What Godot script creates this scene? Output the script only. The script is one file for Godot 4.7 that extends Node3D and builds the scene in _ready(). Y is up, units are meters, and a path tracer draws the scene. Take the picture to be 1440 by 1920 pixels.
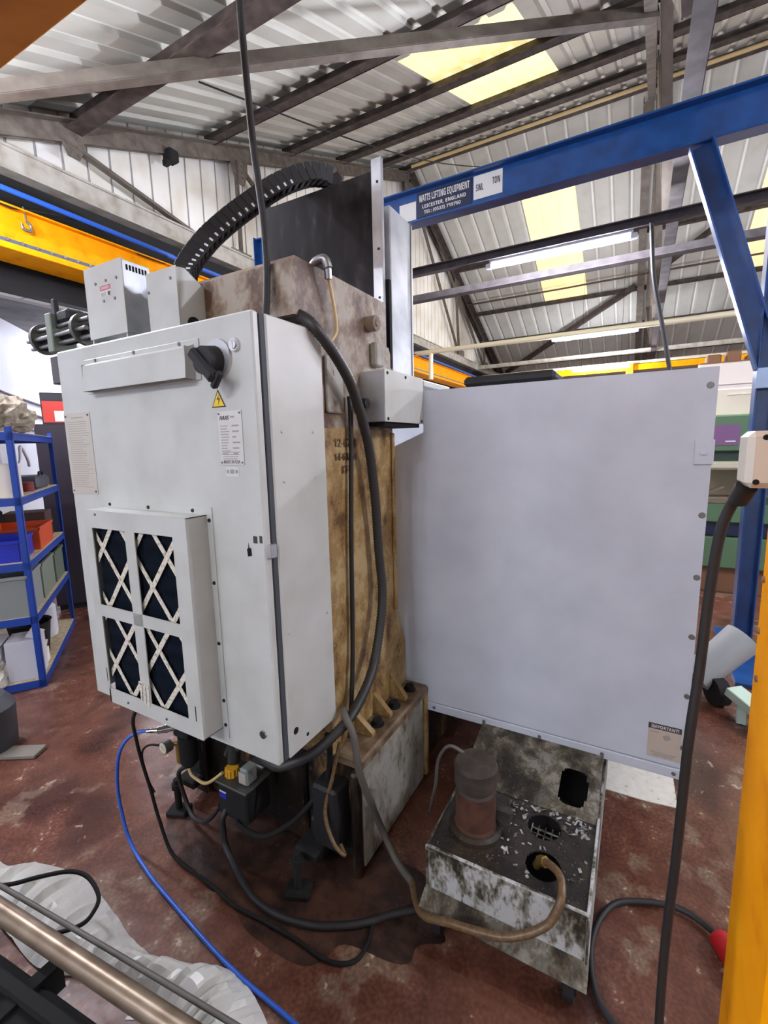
extends Node3D

# ---------------------------------------------------------------- mesh builder
class MB:
	var v := PackedVector3Array()
	var n := PackedVector3Array()
	var c := PackedColorArray()
	var col := Color(1, 1, 1)
	func tri(a: Vector3, b: Vector3, d: Vector3) -> void:      # counter-clockwise from outside
		var q := (b - a).cross(d - a).normalized()
		tri_n(a, b, d, q, q, q)
	func tri_n(a: Vector3, b: Vector3, d: Vector3, na: Vector3, nb: Vector3, nd: Vector3) -> void:
		v.append(a); v.append(d); v.append(b)
		n.append(na); n.append(nd); n.append(nb)
		c.append(col); c.append(col); c.append(col)
	func quad(a: Vector3, b: Vector3, d: Vector3, e: Vector3) -> void:
		tri(a, b, d); tri(a, d, e)
	func quad_n(a: Vector3, b: Vector3, d: Vector3, e: Vector3, na: Vector3, nb: Vector3, nd: Vector3, ne: Vector3) -> void:
		tri_n(a, b, d, na, nb, nd); tri_n(a, d, e, na, nd, ne)
	func box(t: Transform3D, s: Vector3, ch := 0.0) -> void:    # chamfered box centred on t
		var h := s * 0.5
		ch = minf(ch, minf(h.x, minf(h.y, h.z)) * 0.6)
		var ax := [Vector3(1, 0, 0), Vector3(0, 1, 0), Vector3(0, 0, 1)]
		for i in 3:
			var j := (i + 1) % 3
			var k := (i + 2) % 3
			for sg in [-1.0, 1.0]:
				var f: Vector3 = ax[i] * h[i] * sg
				var u: Vector3 = ax[j] * (h[j] - ch)
				var w: Vector3 = ax[k] * (h[k] - ch) * sg
				quad(t * (f - u - w), t * (f + u - w), t * (f + u + w), t * (f - u + w))
		if ch <= 0.0:
			return
		for i in 3:
			var j := (i + 1) % 3
			var k := (i + 2) % 3
			for sj in [-1.0, 1.0]:
				for sk in [-1.0, 1.0]:
					var a: Vector3 = ax[i] * (h[i] - ch) * (sj * sk)
					var p: Vector3 = ax[j] * h[j] * sj + ax[k] * (h[k] - ch) * sk
					var q: Vector3 = ax[j] * (h[j] - ch) * sj + ax[k] * h[k] * sk
					quad(t * (p - a), t * (p + a), t * (q + a), t * (q - a))
		for sx in [-1.0, 1.0]:
			for sy in [-1.0, 1.0]:
				for sz in [-1.0, 1.0]:
					var a := Vector3(sx * h.x, sy * (h.y - ch), sz * (h.z - ch))
					var b := Vector3(sx * (h.x - ch), sy * h.y, sz * (h.z - ch))
					var d := Vector3(sx * (h.x - ch), sy * (h.y - ch), sz * h.z)
					if sx * sy * sz > 0: tri(t * a, t * b, t * d)
					else: tri(t * a, t * d, t * b)
	func bx(x0: float, x1: float, y0: float, y1: float, z0: float, z1: float, ch := 0.0) -> void:
		box(Transform3D(Basis(), Vector3(x0 + x1, y0 + y1, z0 + z1) * 0.5), Vector3(absf(x1 - x0), absf(y1 - y0), absf(z1 - z0)), ch)
	func bar(a: Vector3, b: Vector3, w: float, h: float, up := Vector3.UP, ch := 0.0) -> void:
		var z := (b - a).normalized()
		if absf(z.dot(up)) > 0.98: up = Vector3(1, 0, 0)
		var x := up.cross(z).normalized()
		box(Transform3D(Basis(x, z.cross(x), z), (a + b) * 0.5), Vector3(w, h, a.distance_to(b)), ch)
	func angle_bar(a: Vector3, b: Vector3, w: float, t := 0.012, up := Vector3.UP) -> void:
		var z := (b - a).normalized()
		if absf(z.dot(up)) > 0.98: up = Vector3(1, 0, 0)
		var x := up.cross(z).normalized()
		var y := z.cross(x)
		bar(a - y * w * 0.5, b - y * w * 0.5, w, t, up)
		bar(a - x * w * 0.5, b - x * w * 0.5, t, w, up)
	func frame_of(d: Vector3) -> Basis:
		var z := d.normalized()
		var u := Vector3.UP if absf(z.y) < 0.9 else Vector3(1, 0, 0)
		var x := u.cross(z).normalized()
		return Basis(x, z.cross(x), z)
	func cyl(a: Vector3, b: Vector3, r0: float, r1 := -1.0, seg := 16, caps := true) -> void:
		if r1 < 0: r1 = r0
		var f := frame_of(b - a)
		var sl := (r0 - r1) / maxf(a.distance_to(b), 1e-5)
		for i in seg:
			var t0 := TAU * i / seg
			var t1 := TAU * (i + 1) / seg
			var d0 := f.x * cos(t0) + f.y * sin(t0)
			var d1 := f.x * cos(t1) + f.y * sin(t1)
			var n0 := (d0 + f.z * sl).normalized()
			var n1 := (d1 + f.z * sl).normalized()
			quad_n(a + d0 * r0, a + d1 * r0, b + d1 * r1, b + d0 * r1, n0, n1, n1, n0)
			if caps:
				tri(a, a + d1 * r0, a + d0 * r0)
				tri(b, b + d0 * r1, b + d1 * r1)
	func lathe(t: Transform3D, prof: Array, seg := 24) -> void:  # prof: Vector2(radius, height) upwards
		for k in prof.size() - 1:
			var p: Vector2 = prof[k]
			var q: Vector2 = prof[k + 1]
			var e := (q - p).normalized()
			var nn := Vector2(e.y, -e.x)
			for i in seg:
				var t0 := TAU * i / seg
				var t1 := TAU * (i + 1) / seg
				var d0 := Vector3(cos(t0), 0, -sin(t0))
				var d1 := Vector3(cos(t1), 0, -sin(t1))
				var n0 := (t.basis * (d0 * nn.x + Vector3(0, nn.y, 0))).normalized()
				var n1 := (t.basis * (d1 * nn.x + Vector3(0, nn.y, 0))).normalized()
				quad_n(t * (d0 * p.x + Vector3(0, p.y, 0)), t * (d1 * p.x + Vector3(0, p.y, 0)), t * (d1 * q.x + Vector3(0, q.y, 0)), t * (d0 * q.x + Vector3(0, q.y, 0)), n0, n1, n1, n0)
	func smooth(pts: Array, sub := 6) -> Array:
		var out := []
		for i in pts.size() - 1:
			var p0: Vector3 = pts[maxi(i - 1, 0)]
			var p1: Vector3 = pts[i]
			var p2: Vector3 = pts[i + 1]
			var p3: Vector3 = pts[mini(i + 2, pts.size() - 1)]
			for s in sub:
				out.append(p1.cubic_interpolate(p2, p0, p3, float(s) / sub))
		out.append(pts[pts.size() - 1])
		return out
	func tube(pts: Array, r: float, seg := 10, sub := 6, rib := 0.0) -> void:
		var p := smooth(pts, sub)
		if rib > 0.0:                                          # resample evenly: one ring per half rib
			var cu := Curve3D.new()
			for q in p: cu.add_point(q)
			var m := int(cu.get_baked_length() / rib)
			p = []
			for i in m + 1: p.append(cu.sample_baked(cu.get_baked_length() * i / m))
		var rings := []
		var f := frame_of(p[1] - p[0])
		for i in p.size():
			var d: Vector3 = (p[mini(i + 1, p.size() - 1)] - p[maxi(i - 1, 0)]).normalized()
			var x := (f.x - d * f.x.dot(d)).normalized()
			f = Basis(x, d.cross(x), d)
			var rr := r * (1.0 if rib <= 0.0 or i % 2 == 0 else 0.87)
			var ring := []
			for k in seg:
				var o := f.x * cos(TAU * k / seg) + f.y * sin(TAU * k / seg)
				ring.append([p[i] + o * rr, o])
			rings.append(ring)
		for i in p.size() - 1:
			for k in seg:
				var a = rings[i][k]
				var b = rings[i][(k + 1) % seg]
				var d = rings[i + 1][(k + 1) % seg]
				var e = rings[i + 1][k]
				quad_n(a[0], b[0], d[0], e[0], a[1], b[1], d[1], e[1])
		for k in seg:
			tri(p[0], rings[0][(k + 1) % seg][0], rings[0][k][0])
			tri(p[-1], rings[-1][k][0], rings[-1][(k + 1) % seg][0])
	func prism(poly: PackedVector2Array, t: Transform3D, z0: float, z1: float) -> void:   # polygon in t's xy, extruded along its z
		if Geometry2D.is_polygon_clockwise(poly):
			poly.reverse()
		var a := 0.0
		for i in poly.size(): a += poly[i].cross(poly[(i + 1) % poly.size()])
		if a < 0: poly.reverse()
		var ix := Geometry2D.triangulate_polygon(poly)
		for i in range(0, ix.size(), 3):
			var p := poly[ix[i]]
			var q := poly[ix[i + 1]]
			var r := poly[ix[i + 2]]
			if (q - p).cross(r - p) < 0:
				var s := q
				q = r
				r = s
			tri(t * Vector3(p.x, p.y, z1), t * Vector3(q.x, q.y, z1), t * Vector3(r.x, r.y, z1))
			tri(t * Vector3(p.x, p.y, z0), t * Vector3(r.x, r.y, z0), t * Vector3(q.x, q.y, z0))
		for i in poly.size():
			var p := poly[i]
			var q := poly[(i + 1) % poly.size()]
			quad(t * Vector3(p.x, p.y, z0), t * Vector3(q.x, q.y, z0), t * Vector3(q.x, q.y, z1), t * Vector3(p.x, p.y, z1))
	func blob(at: Vector3, r: Vector3, noise: FastNoiseLite, amp: float, nu := 28, nv := 18, flat := -9.0) -> void:
		var pt := func(i: int, j: int) -> Vector3:
			var th := TAU * (i % nu) / nu
			var ph := PI * j / nv
			var d := Vector3(sin(ph) * cos(th), cos(ph), sin(ph) * sin(th))
			var q := d * r * (1.0 + amp * noise.get_noise_3d(d.x * 100, d.y * 100, d.z * 100))
			q.y = maxf(q.y, flat)
			return at + q
		for j in nv:
			for i in nu:
				quad(pt.call(i, j), pt.call(i + 1, j), pt.call(i + 1, j + 1), pt.call(i, j + 1)) if false else quad(pt.call(i, j), pt.call(i, j + 1), pt.call(i + 1, j + 1), pt.call(i + 1, j))
	func mesh(off := Vector3.ZERO, colored := false) -> ArrayMesh:
		var a := []
		a.resize(Mesh.ARRAY_MAX)
		var w := v
		if off != Vector3.ZERO:
			w = PackedVector3Array()
			for q in v: w.append(q - off)
		a[Mesh.ARRAY_VERTEX] = w
		a[Mesh.ARRAY_NORMAL] = n
		if colored: a[Mesh.ARRAY_COLOR] = c
		var m := ArrayMesh.new()
		m.add_surface_from_arrays(Mesh.PRIMITIVE_TRIANGLES, a)
		return m
	func base() -> Vector3:
		var b := AABB(v[0], Vector3.ZERO)
		for q in v: b = b.expand(q)
		return Vector3(b.position.x + b.size.x * 0.5, b.position.y, b.position.z + b.size.z * 0.5)

# ---------------------------------------------------------------- object helpers
func V(x: float, y: float, z: float) -> Vector3:
	return Vector3(x, y, z)

func pts(a: Array) -> Array:
	var o := []
	for i in range(0, a.size(), 3): o.append(Vector3(a[i], a[i + 1], a[i + 2]))
	return o

func xf(p: Vector3, ry := 0.0) -> Transform3D:
	return Transform3D(Basis(Vector3.UP, ry), p)

func tag(o: Node, label: String, category: String, group := "") -> void:
	o.set_meta("label", label)
	o.set_meta("category", category)
	if group: o.set_meta("group", group)

func numbered(called: String) -> String:
	if not has_node(NodePath(called)): return called
	var i := 1
	while has_node(NodePath("%s_%03d" % [called, i])): i += 1
	return "%s_%03d" % [called, i]

func thing(called: String, label: String, category: String, at := Vector3.ZERO, group := "") -> Node3D:
	var o := Node3D.new()
	o.name = numbered(called)
	add_child(o)
	o.position = at
	tag(o, label, category, group)
	return o

func part(parent: Node3D, called: String, mb: MB, m: Material, label := "", colored := false) -> MeshInstance3D:   # mb in the coordinates of the world
	var o := MeshInstance3D.new()
	o.name = called
	o.mesh = mb.mesh(Vector3.ZERO, colored)
	o.material_override = m
	if m: o.mesh.surface_set_material(0, m)
	parent.add_child(o, true)
	var off := parent.position
	if parent.get_parent() != self and parent.get_parent() is Node3D: off = parent.position + parent.get_parent().position
	o.position = -off
	if label: o.set_meta("label", label)
	return o

func local_part(parent: Node3D, called: String, mb: MB, m: Material, label := "") -> MeshInstance3D:   # mb in the parent's coordinates
	var o := part(parent, called, mb, m, label)
	o.position = Vector3.ZERO
	return o

func solo(called: String, mb: MB, m: Material, label: String, category: String, group := "") -> MeshInstance3D:
	var o := MeshInstance3D.new()
	o.name = numbered(called)
	var b := mb.base()
	o.mesh = mb.mesh(b)
	o.mesh.surface_set_material(0, m)
	o.material_override = m
	add_child(o)
	o.position = b
	tag(o, label, category, group)
	return o

func struct(called: String, mb: MB, m: Material) -> MeshInstance3D:
	var o := MeshInstance3D.new()
	o.name = numbered(called)
	o.mesh = mb.mesh()
	o.mesh.surface_set_material(0, m)
	o.material_override = m
	add_child(o)
	o.set_meta("kind", "structure")
	return o

func struct_root(called: String) -> Node3D:
	var o := Node3D.new()
	o.name = numbered(called)
	add_child(o)
	o.set_meta("kind", "structure")
	return o

func text(parent: Node3D, called: String, s: String, at: Vector3, width: float, height: float, m: Material, bold := false, b := Basis(), skew := 0.0) -> void:
	var f := SystemFont.new()
	f.font_names = PackedStringArray(["Droid Sans"])
	if bold: f.font_weight = 700
	var t := TextMesh.new()
	t.font = f
	t.text = s
	t.font_size = 32
	t.pixel_size = 0.01
	t.depth = 0.02
	t.material = m
	var bb := t.get_aabb()
	var o := MeshInstance3D.new()
	o.name = called
	o.mesh = t
	parent.add_child(o, true)
	var sx := width / maxf(bb.size.x, 0.001)
	var sy := height / maxf(bb.size.y, 0.001)
	var k := Basis(Vector3(sx, 0, 0), Vector3(skew * sy, sy, 0), Vector3(0, 0, 0.03))
	var cen := bb.position + bb.size * 0.5
	var off := parent.position
	if parent.get_parent() != self and parent.get_parent() is Node3D: off = parent.position + parent.get_parent().position
	o.transform = Transform3D(b * k, at - b * (k * Vector3(cen.x, cen.y, 0)) - off)

# ---------------------------------------------------------------- materials
func mat(c: Color, rough := 0.6, metal := 0.0) -> StandardMaterial3D:
	var m := StandardMaterial3D.new()
	m.albedo_color = c
	m.roughness = rough
	m.metallic = metal
	return m

func fnl(sd: int, freq: float, oct := 4, cell := false) -> FastNoiseLite:
	var f := FastNoiseLite.new()
	f.seed = sd
	f.frequency = freq
	f.noise_type = FastNoiseLite.TYPE_CELLULAR if cell else FastNoiseLite.TYPE_SIMPLEX_SMOOTH
	f.fractal_octaves = oct
	f.fractal_type = FastNoiseLite.FRACTAL_FBM
	return f

func ntex(sd: int, freq: float, stops: Array, oct := 4, size := 512) -> NoiseTexture2D:
	var t := NoiseTexture2D.new()
	t.width = size
	t.height = size
	t.seamless = true
	t.generate_mipmaps = false
	t.noise = fnl(sd, freq, oct)
	var g := Gradient.new()
	var off := PackedFloat32Array()
	var cs := PackedColorArray()
	for i in range(0, stops.size(), 2):
		off.append(stops[i])
		cs.append(stops[i + 1])
	g.offsets = off
	g.colors = cs
	t.color_ramp = g
	return t

func nmat(sd: int, freq: float, stops: Array, scale: float, rough := 0.6, metal := 0.0, bump := 0.0, oct := 5, world := true, stretch := Vector3.ONE) -> StandardMaterial3D:
	var m := mat(Color.WHITE, rough, metal)
	m.albedo_texture = ntex(sd, freq, stops, oct)
	m.uv1_triplanar = true
	m.uv1_world_triplanar = world
	m.uv1_scale = stretch * scale
	if bump > 0.0:
		m.heightmap_enabled = true
		m.heightmap_texture = ntex(sd + 50, freq * 3.0, [0.0, Color.BLACK, 1.0, Color.WHITE], 4, 256)
		m.heightmap_scale = bump
	return m

func glow(c: Color, e: float) -> StandardMaterial3D:
	var m := mat(c, 0.5)
	m.emission_enabled = true
	m.emission = c
	m.emission_energy_multiplier = e
	return m

func C(r: int, g: int, b: int) -> Color:
	return Color8(r, g, b)

var M := {}

func make_materials() -> void:
	M.cab = nmat(1, 0.006, [0.0, C(184, 186, 179), 0.5, C(194, 197, 191), 1.0, C(200, 203, 199)], 1.2, 0.38)
	M.cab.clearcoat_enabled = true
	M.cab.clearcoat = 0.3
	M.cab.clearcoat_roughness = 0.2
	M.panel = nmat(2, 0.006, [0.0, C(182, 190, 200), 0.5, C(190, 198, 209), 1.0, C(197, 205, 215)], 1.0, 0.5, 0.0)
	M.cast = grime(203, [C(176, 154, 110), C(148, 119, 70), C(98, 68, 37), C(196, 180, 146)], 0.45, 0.62, 0.5, 1.6, 0.5, V(1, 0.75, 1))
	M.casttop = grime(204, [C(152, 141, 126), C(122, 103, 84), C(76, 50, 32), C(182, 172, 156)], 0.47, 0.6, 0.3, 1.2, 0.38, V(1, 0.8, 1))
	M.basep = grime(205, [C(160, 158, 148), C(140, 136, 124), C(96, 82, 62), C(90, 76, 58)], 0.5, 0.68, 0.5, 1.4, 0.5, V(1, 0.6, 1))
	M.flange = nmat(55, 0.01, [0.0, C(70, 50, 34), 0.5, C(112, 92, 68), 1.0, C(150, 138, 116)], 2.0, 0.5, 0.0, 0.1)
	M.oily = grime(206, [C(134, 104, 64), C(58, 43, 28), C(17, 13, 10), C(150, 130, 96)], 0.36, 0.5, 0.4, 1.3, 0.4, V(1, 0.45, 1))
	M.tankw = grime(207, [C(184, 187, 186), C(118, 116, 104), C(44, 41, 31), C(40, 36, 28)], 0.5, 0.6, 0.5, 2.0, 0.45, V(1, 0.5, 1))
	M.tankt = grime(208, [C(52, 43, 34), C(36, 29, 22), C(20, 16, 13), C(150, 140, 118)], 0.48, 0.62, 0.75, 2.2, 0.4, V(1, 1, 1))
	M.tanks = grime(209, [C(140, 138, 130), C(84, 76, 60), C(32, 27, 20), C(160, 158, 148)], 0.43, 0.56, 0.4, 2.0, 0.42, V(1, 1, 1))
	M.black = mat(C(24, 24, 26), 0.65)
	M.rubber = mat(C(34, 33, 34), 0.6)
	M.dark = mat(C(14, 13, 14), 0.85)
	M.pit = mat(C(9, 9, 10), 0.95)
	M.oilfilm = grime(260, [C(80, 53, 43), C(58, 40, 33), C(36, 26, 22), C(104, 80, 66)], 0.45, 0.62, 0.5, 1.4, 0.4, V(1, 1, 1))
	M.hole = mat(C(4, 4, 4), 0.9)
	M.cover = nmat(10, 0.01, [0.0, C(20, 19, 20), 0.5, C(31, 29, 30), 0.72, C(40, 38, 39), 0.9, C(58, 58, 62), 1.0, C(84, 84, 88)], 2.0, 0.62, 0.0, 0.0, 5, true, V(1, 0.4, 1))
	M.cover.metallic_specular = 0.25
	M.silver = nmat(11, 0.008, [0.0, C(160, 166, 172), 0.5, C(186, 191, 196), 1.0, C(200, 204, 208)], 1.5, 0.35, 0.45)
	M.alu = mat(C(200, 202, 204), 0.3, 0.8)
	M.steel = mat(C(140, 140, 140), 0.35, 0.8)
	M.chrome = mat(C(220, 220, 222), 0.15, 0.95)
	M.screw = mat(C(120, 122, 122), 0.4, 0.6)
	M.sheet = nmat(12, 0.006, [0.0, C(208, 208, 198), 0.5, C(224, 226, 217), 1.0, C(232, 234, 228)], 0.5, 0.6)
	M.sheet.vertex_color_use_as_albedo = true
	M.clad = nmat(13, 0.004, [0.0, C(206, 200, 184), 0.5, C(226, 224, 215), 1.0, C(232, 232, 228)], 0.6, 0.6)
	M.truss = nmat(14, 0.01, [0.0, C(74, 66, 58), 0.5, C(98, 90, 81), 1.0, C(118, 111, 102)], 1.0, 0.7)
	M.purlin = nmat(15, 0.01, [0.0, C(44, 37, 33), 0.5, C(66, 57, 51), 1.0, C(88, 78, 70)], 1.0, 0.75)
	M.beamw = nmat(16, 0.008, [0.0, C(130, 124, 110), 0.5, C(158, 154, 144), 1.0, C(172, 170, 162)], 1.0, 0.6)
	M.tie = nmat(161, 0.01, [0.0, C(62, 58, 58), 0.5, C(80, 75, 76), 1.0, C(96, 90, 92)], 1.0, 0.75)
	M.yellow = nmat(17, 0.01, [0.0, C(206, 122, 0), 0.3, C(230, 148, 0), 0.7, C(236, 156, 0), 1.0, C(240, 166, 10)], 1.0, 0.7)
	M.yellow.metallic_specular = 0.25
	M.orange = nmat(18, 0.01, [0.0, C(176, 104, 14), 0.5, C(208, 130, 16), 1.0, C(216, 140, 22)], 1.0, 0.55)
	M.blue = nmat(19, 0.01, [0.0, C(16, 54, 106), 0.5, C(20, 66, 126), 1.0, C(26, 76, 138)], 1.0, 0.3)
	M.blue.clearcoat_enabled = true
	M.blue.clearcoat = 0.25
	M.blue.clearcoat_roughness = 0.15
	M.sblue = mat(C(24, 62, 150), 0.4)
	M.chip = nmat(20, 0.02, [0.0, C(150, 132, 104), 0.5, C(186, 170, 140), 1.0, C(204, 192, 168)], 2.0, 0.8)
	M.white = nmat(21, 0.006, [0.0, C(206, 210, 222), 0.5, C(222, 225, 234), 1.0, C(232, 234, 240)], 0.5, 0.8, 0.0, 0.4)
	M.board = nmat(22, 0.006, [0.0, C(84, 82, 82), 0.5, C(104, 102, 102), 1.0, C(122, 120, 120)], 0.8, 0.8)
	M.hose = mat(C(44, 43, 42), 0.5)
	M.hosegrey = mat(C(88, 84, 78), 0.55)
	M.hosebrown = nmat(23, 0.02, [0.0, C(70, 52, 34), 0.5, C(104, 80, 52), 1.0, C(126, 104, 74)], 6.0, 0.4)
	M.bluehose = mat(C(40, 96, 200), 0.35)
	M.tan = mat(C(196, 172, 120), 0.4)
	M.cream = mat(C(208, 202, 176), 0.5)
	M.tube = glow(C(240, 242, 255), 6.0)
	M.cap = mat(C(220, 222, 230), 0.4)
	M.sky_near = skylight_mat(C(255, 240, 172), 1.05, 30)
	M.sky_far = skylight_mat(C(246, 222, 164), 0.85, 31)
	M.plate = mat(C(196, 190, 178), 0.35, 0.3)
	M.namep = mat(C(206, 206, 200), 0.35, 0.2)
	M.ink = mat(C(60, 58, 58), 0.6)
	M.inkgrey = mat(C(156, 153, 148), 0.6)
	M.signwhite = mat(C(206, 208, 206), 0.5)
	M.navy = mat(C(16, 26, 58), 0.5)
	M.red = mat(C(176, 24, 30), 0.45)
	M.pinkred = mat(C(196, 96, 104), 0.5)
	M.warn = mat(C(234, 200, 30), 0.5)
	M.filter = nmat(24, 0.01, [0.0, C(16, 24, 36), 0.5, C(28, 42, 60), 1.0, C(44, 60, 80)], 3.0, 0.8)
	M.card = nmat(25, 0.03, [0.0, C(110, 92, 66), 0.3, C(190, 180, 158), 0.42, C(214, 208, 192), 1.0, C(222, 218, 206)], 4.0, 0.7)
	M.floor = floor_mat()
	M.plastic = mat(C(208, 208, 201), 0.3)
	M.plastic.transparency = BaseMaterial3D.TRANSPARENCY_ALPHA
	M.plastic.albedo_color.a = 0.92
	M.plastic.roughness = 0.32
	M.rod = nmat(26, 0.01, [0.0, C(100, 84, 68), 0.5, C(128, 112, 94), 1.0, C(150, 136, 118)], 2.0, 0.34, 0.5)
	M.green = mat(C(84, 116, 84), 0.45)
	M.dkgreen = mat(C(38, 60, 48), 0.5)
	M.palegreen = mat(C(180, 200, 184), 0.5)
	M.purple = mat(C(120, 84, 124), 0.5)
	M.crate = mat(C(128, 134, 132), 0.55)
	M.crateg = mat(C(118, 128, 116), 0.55)
	M.binorange = mat(C(196, 74, 30), 0.45)
	M.binblue = mat(C(24, 40, 168), 0.4)
	M.carton = mat(C(200, 202, 212), 0.7)
	M.brown = mat(C(120, 84, 56), 0.7)
	M.paper = nmat(27, 0.02, [0.0, C(150, 140, 120), 0.22, C(226, 222, 208), 1.0, C(238, 235, 226)], 2.0, 0.8)
	M.rag = nmat(28, 0.02, [0.0, C(110, 100, 86), 0.5, C(150, 140, 124), 1.0, C(176, 168, 152)], 4.0, 0.9)
	M.gauge = mat(C(222, 214, 190), 0.3)
	M.brass = mat(C(180, 150, 80), 0.3, 0.8)
	M.capyel = mat(C(216, 160, 40), 0.4)
	M.pump = nmat(29, 0.01, [0.0, C(38, 33, 28), 0.5, C(56, 48, 41), 1.0, C(74, 64, 54)], 3.0, 0.75)
	M.pumpred = nmat(30, 0.01, [0.0, C(54, 34, 26), 0.5, C(78, 47, 35), 1.0, C(90, 58, 44)], 3.0, 0.6)
	M.clear = mat(C(150, 150, 140), 0.3)

func skylight_mat(c: Color, e: float, sd: int) -> StandardMaterial3D:
	var m := mat(c, 0.5)
	m.emission_enabled = true
	m.emission = Color.WHITE
	m.emission_energy_multiplier = e
	m.emission_operator = BaseMaterial3D.EMISSION_OP_MULTIPLY
	m.emission_texture = ntex(sd, 0.006, [0.0, c.darkened(0.12), 0.5, c, 1.0, c.lightened(0.1)], 3, 256)
	m.uv1_triplanar = true
	m.uv1_world_triplanar = true
	m.uv1_scale = Vector3(0.5, 0.5, 0.5)
	return m

func grime(sd: int, cols: Array, t1: float, t2: float, fleck: float, scale: float, rough: float, stretch: Vector3) -> StandardMaterial3D:
	var n := 512
	var a := fnl(sd, 0.006, 3).get_seamless_image(n, n)
	var b := fnl(sd + 300, 0.02, 4).get_seamless_image(n, n)
	var d := fnl(sd + 600, 0.07, 3).get_seamless_image(n, n)
	var im := Image.create(n, n, false, Image.FORMAT_RGB8)
	for y in n:
		for x in n:
			var vb := b.get_pixel(x, y).r
			var vd := d.get_pixel(x, y).r
			var w := a.get_pixel(x, y).r * 0.46 + vb * 0.34 + vd * 0.2
			var c: Color = cols[0].lerp(cols[1], smoothstep(t1 - 0.12, t1 + 0.08, w))
			c = c.lerp(cols[2], smoothstep(t2 - 0.09, t2 + 0.1, w))
			c = c.lerp(cols[3], smoothstep(0.68, 0.78, vd * 0.65 + vb * 0.35) * fleck)
			im.set_pixel(x, y, c)
	var m := mat(Color.WHITE, rough)
	m.albedo_texture = ImageTexture.create_from_image(im)
	m.uv1_triplanar = true
	m.uv1_world_triplanar = true
	m.uv1_scale = stretch * scale
	m.heightmap_enabled = true
	m.heightmap_texture = ntex(sd + 900, 0.05, [0.0, Color.BLACK, 1.0, Color.WHITE], 4, 256)
	m.heightmap_scale = 0.15
	return m

func floor_mat() -> StandardMaterial3D:
	var n := 1024
	var a := fnl(70, 0.004, 5).get_seamless_image(n, n)
	var b := fnl(71, 0.018, 5).get_seamless_image(n, n)
	var d := fnl(72, 0.05, 3).get_seamless_image(n, n)
	var e := fnl(73, 0.003, 4).get_seamless_image(n, n)
	var im := Image.create(n, n, false, Image.FORMAT_RGB8)
	var h := fnl(76, 0.13, 3).get_seamless_image(n, n)
	var red1 := C(92, 57, 45)
	var red2 := C(112, 74, 59)
	var grey := C(124, 106, 90)
	var oil := C(58, 36, 30)
	var chip := C(176, 160, 142)
	for y in n:
		for x in n:
			var va := a.get_pixel(x, y).r
			var vb := b.get_pixel(x, y).r
			var vd := d.get_pixel(x, y).r
			var ve := e.get_pixel(x, y).r
			var c := red1.lerp(red2, clampf(vb * 1.6 - 0.3, 0, 1))
			c = c.lerp(oil, smoothstep(0.55, 0.85, ve) * 0.7)
			c = c.lerp(grey, smoothstep(0.58, 0.7, va * 0.6 + vb * 0.4) * 0.7)
			c = c.lerp(chip, smoothstep(0.74, 0.79, vd * 0.5 + vb * 0.5) * 0.85)
			var vh := h.get_pixel(x, y).r
			c = c.lerp(chip, smoothstep(0.76, 0.84, vh * 0.6 + vb * 0.4) * 0.7)
			var k := 0.78 + 0.44 * vh
			im.set_pixel(x, y, Color(c.r * k, c.g * k, c.b * k))
	var m := mat(Color.WHITE, 0.5)
	m.albedo_texture = ImageTexture.create_from_image(im)
	m.uv1_triplanar = true
	m.uv1_world_triplanar = true
	m.uv1_scale = Vector3(0.42, 0.42, 0.42)
	m.heightmap_enabled = true
	m.heightmap_texture = ntex(74, 0.03, [0.0, Color.BLACK, 1.0, Color.WHITE], 4, 512)
	m.heightmap_scale = 0.2
	m.roughness_texture = ntex(75, 0.01, [0.0, Color(0.35, 0.35, 0.35), 1.0, Color(0.75, 0.75, 0.75)], 4, 256)
	return m

# ---------------------------------------------------------------- scene
func near_y(z: float) -> float: return 3.69 - 0.4 * z
func far_y(z: float) -> float: return 7.87 + 0.43 * (z + 10.45)
func rear_y(z: float) -> float: return 3.69 + 0.38 * (z + 0.0)

func lamp(at: Vector3, c: Color, e: float, size: float, called: String) -> void:
	var l := OmniLight3D.new()
	l.name = called
	l.position = at
	l.light_color = c
	l.light_energy = e
	l.light_size = size
	l.omni_range = 40.0
	l.omni_attenuation = 2.0
	l.shadow_enabled = true
	add_child(l, true)

func area(at: Vector3, dir: Vector3, up: Vector3, size: Vector2, c: Color, e: float, called: String) -> void:
	var l := AreaLight3D.new()
	l.name = called
	l.area_size = size
	l.light_color = c
	l.light_energy = e
	l.shadow_enabled = true
	l.area_range = 40.0
	add_child(l, true)
	l.look_at_from_position(at, at + dir, up)

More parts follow.
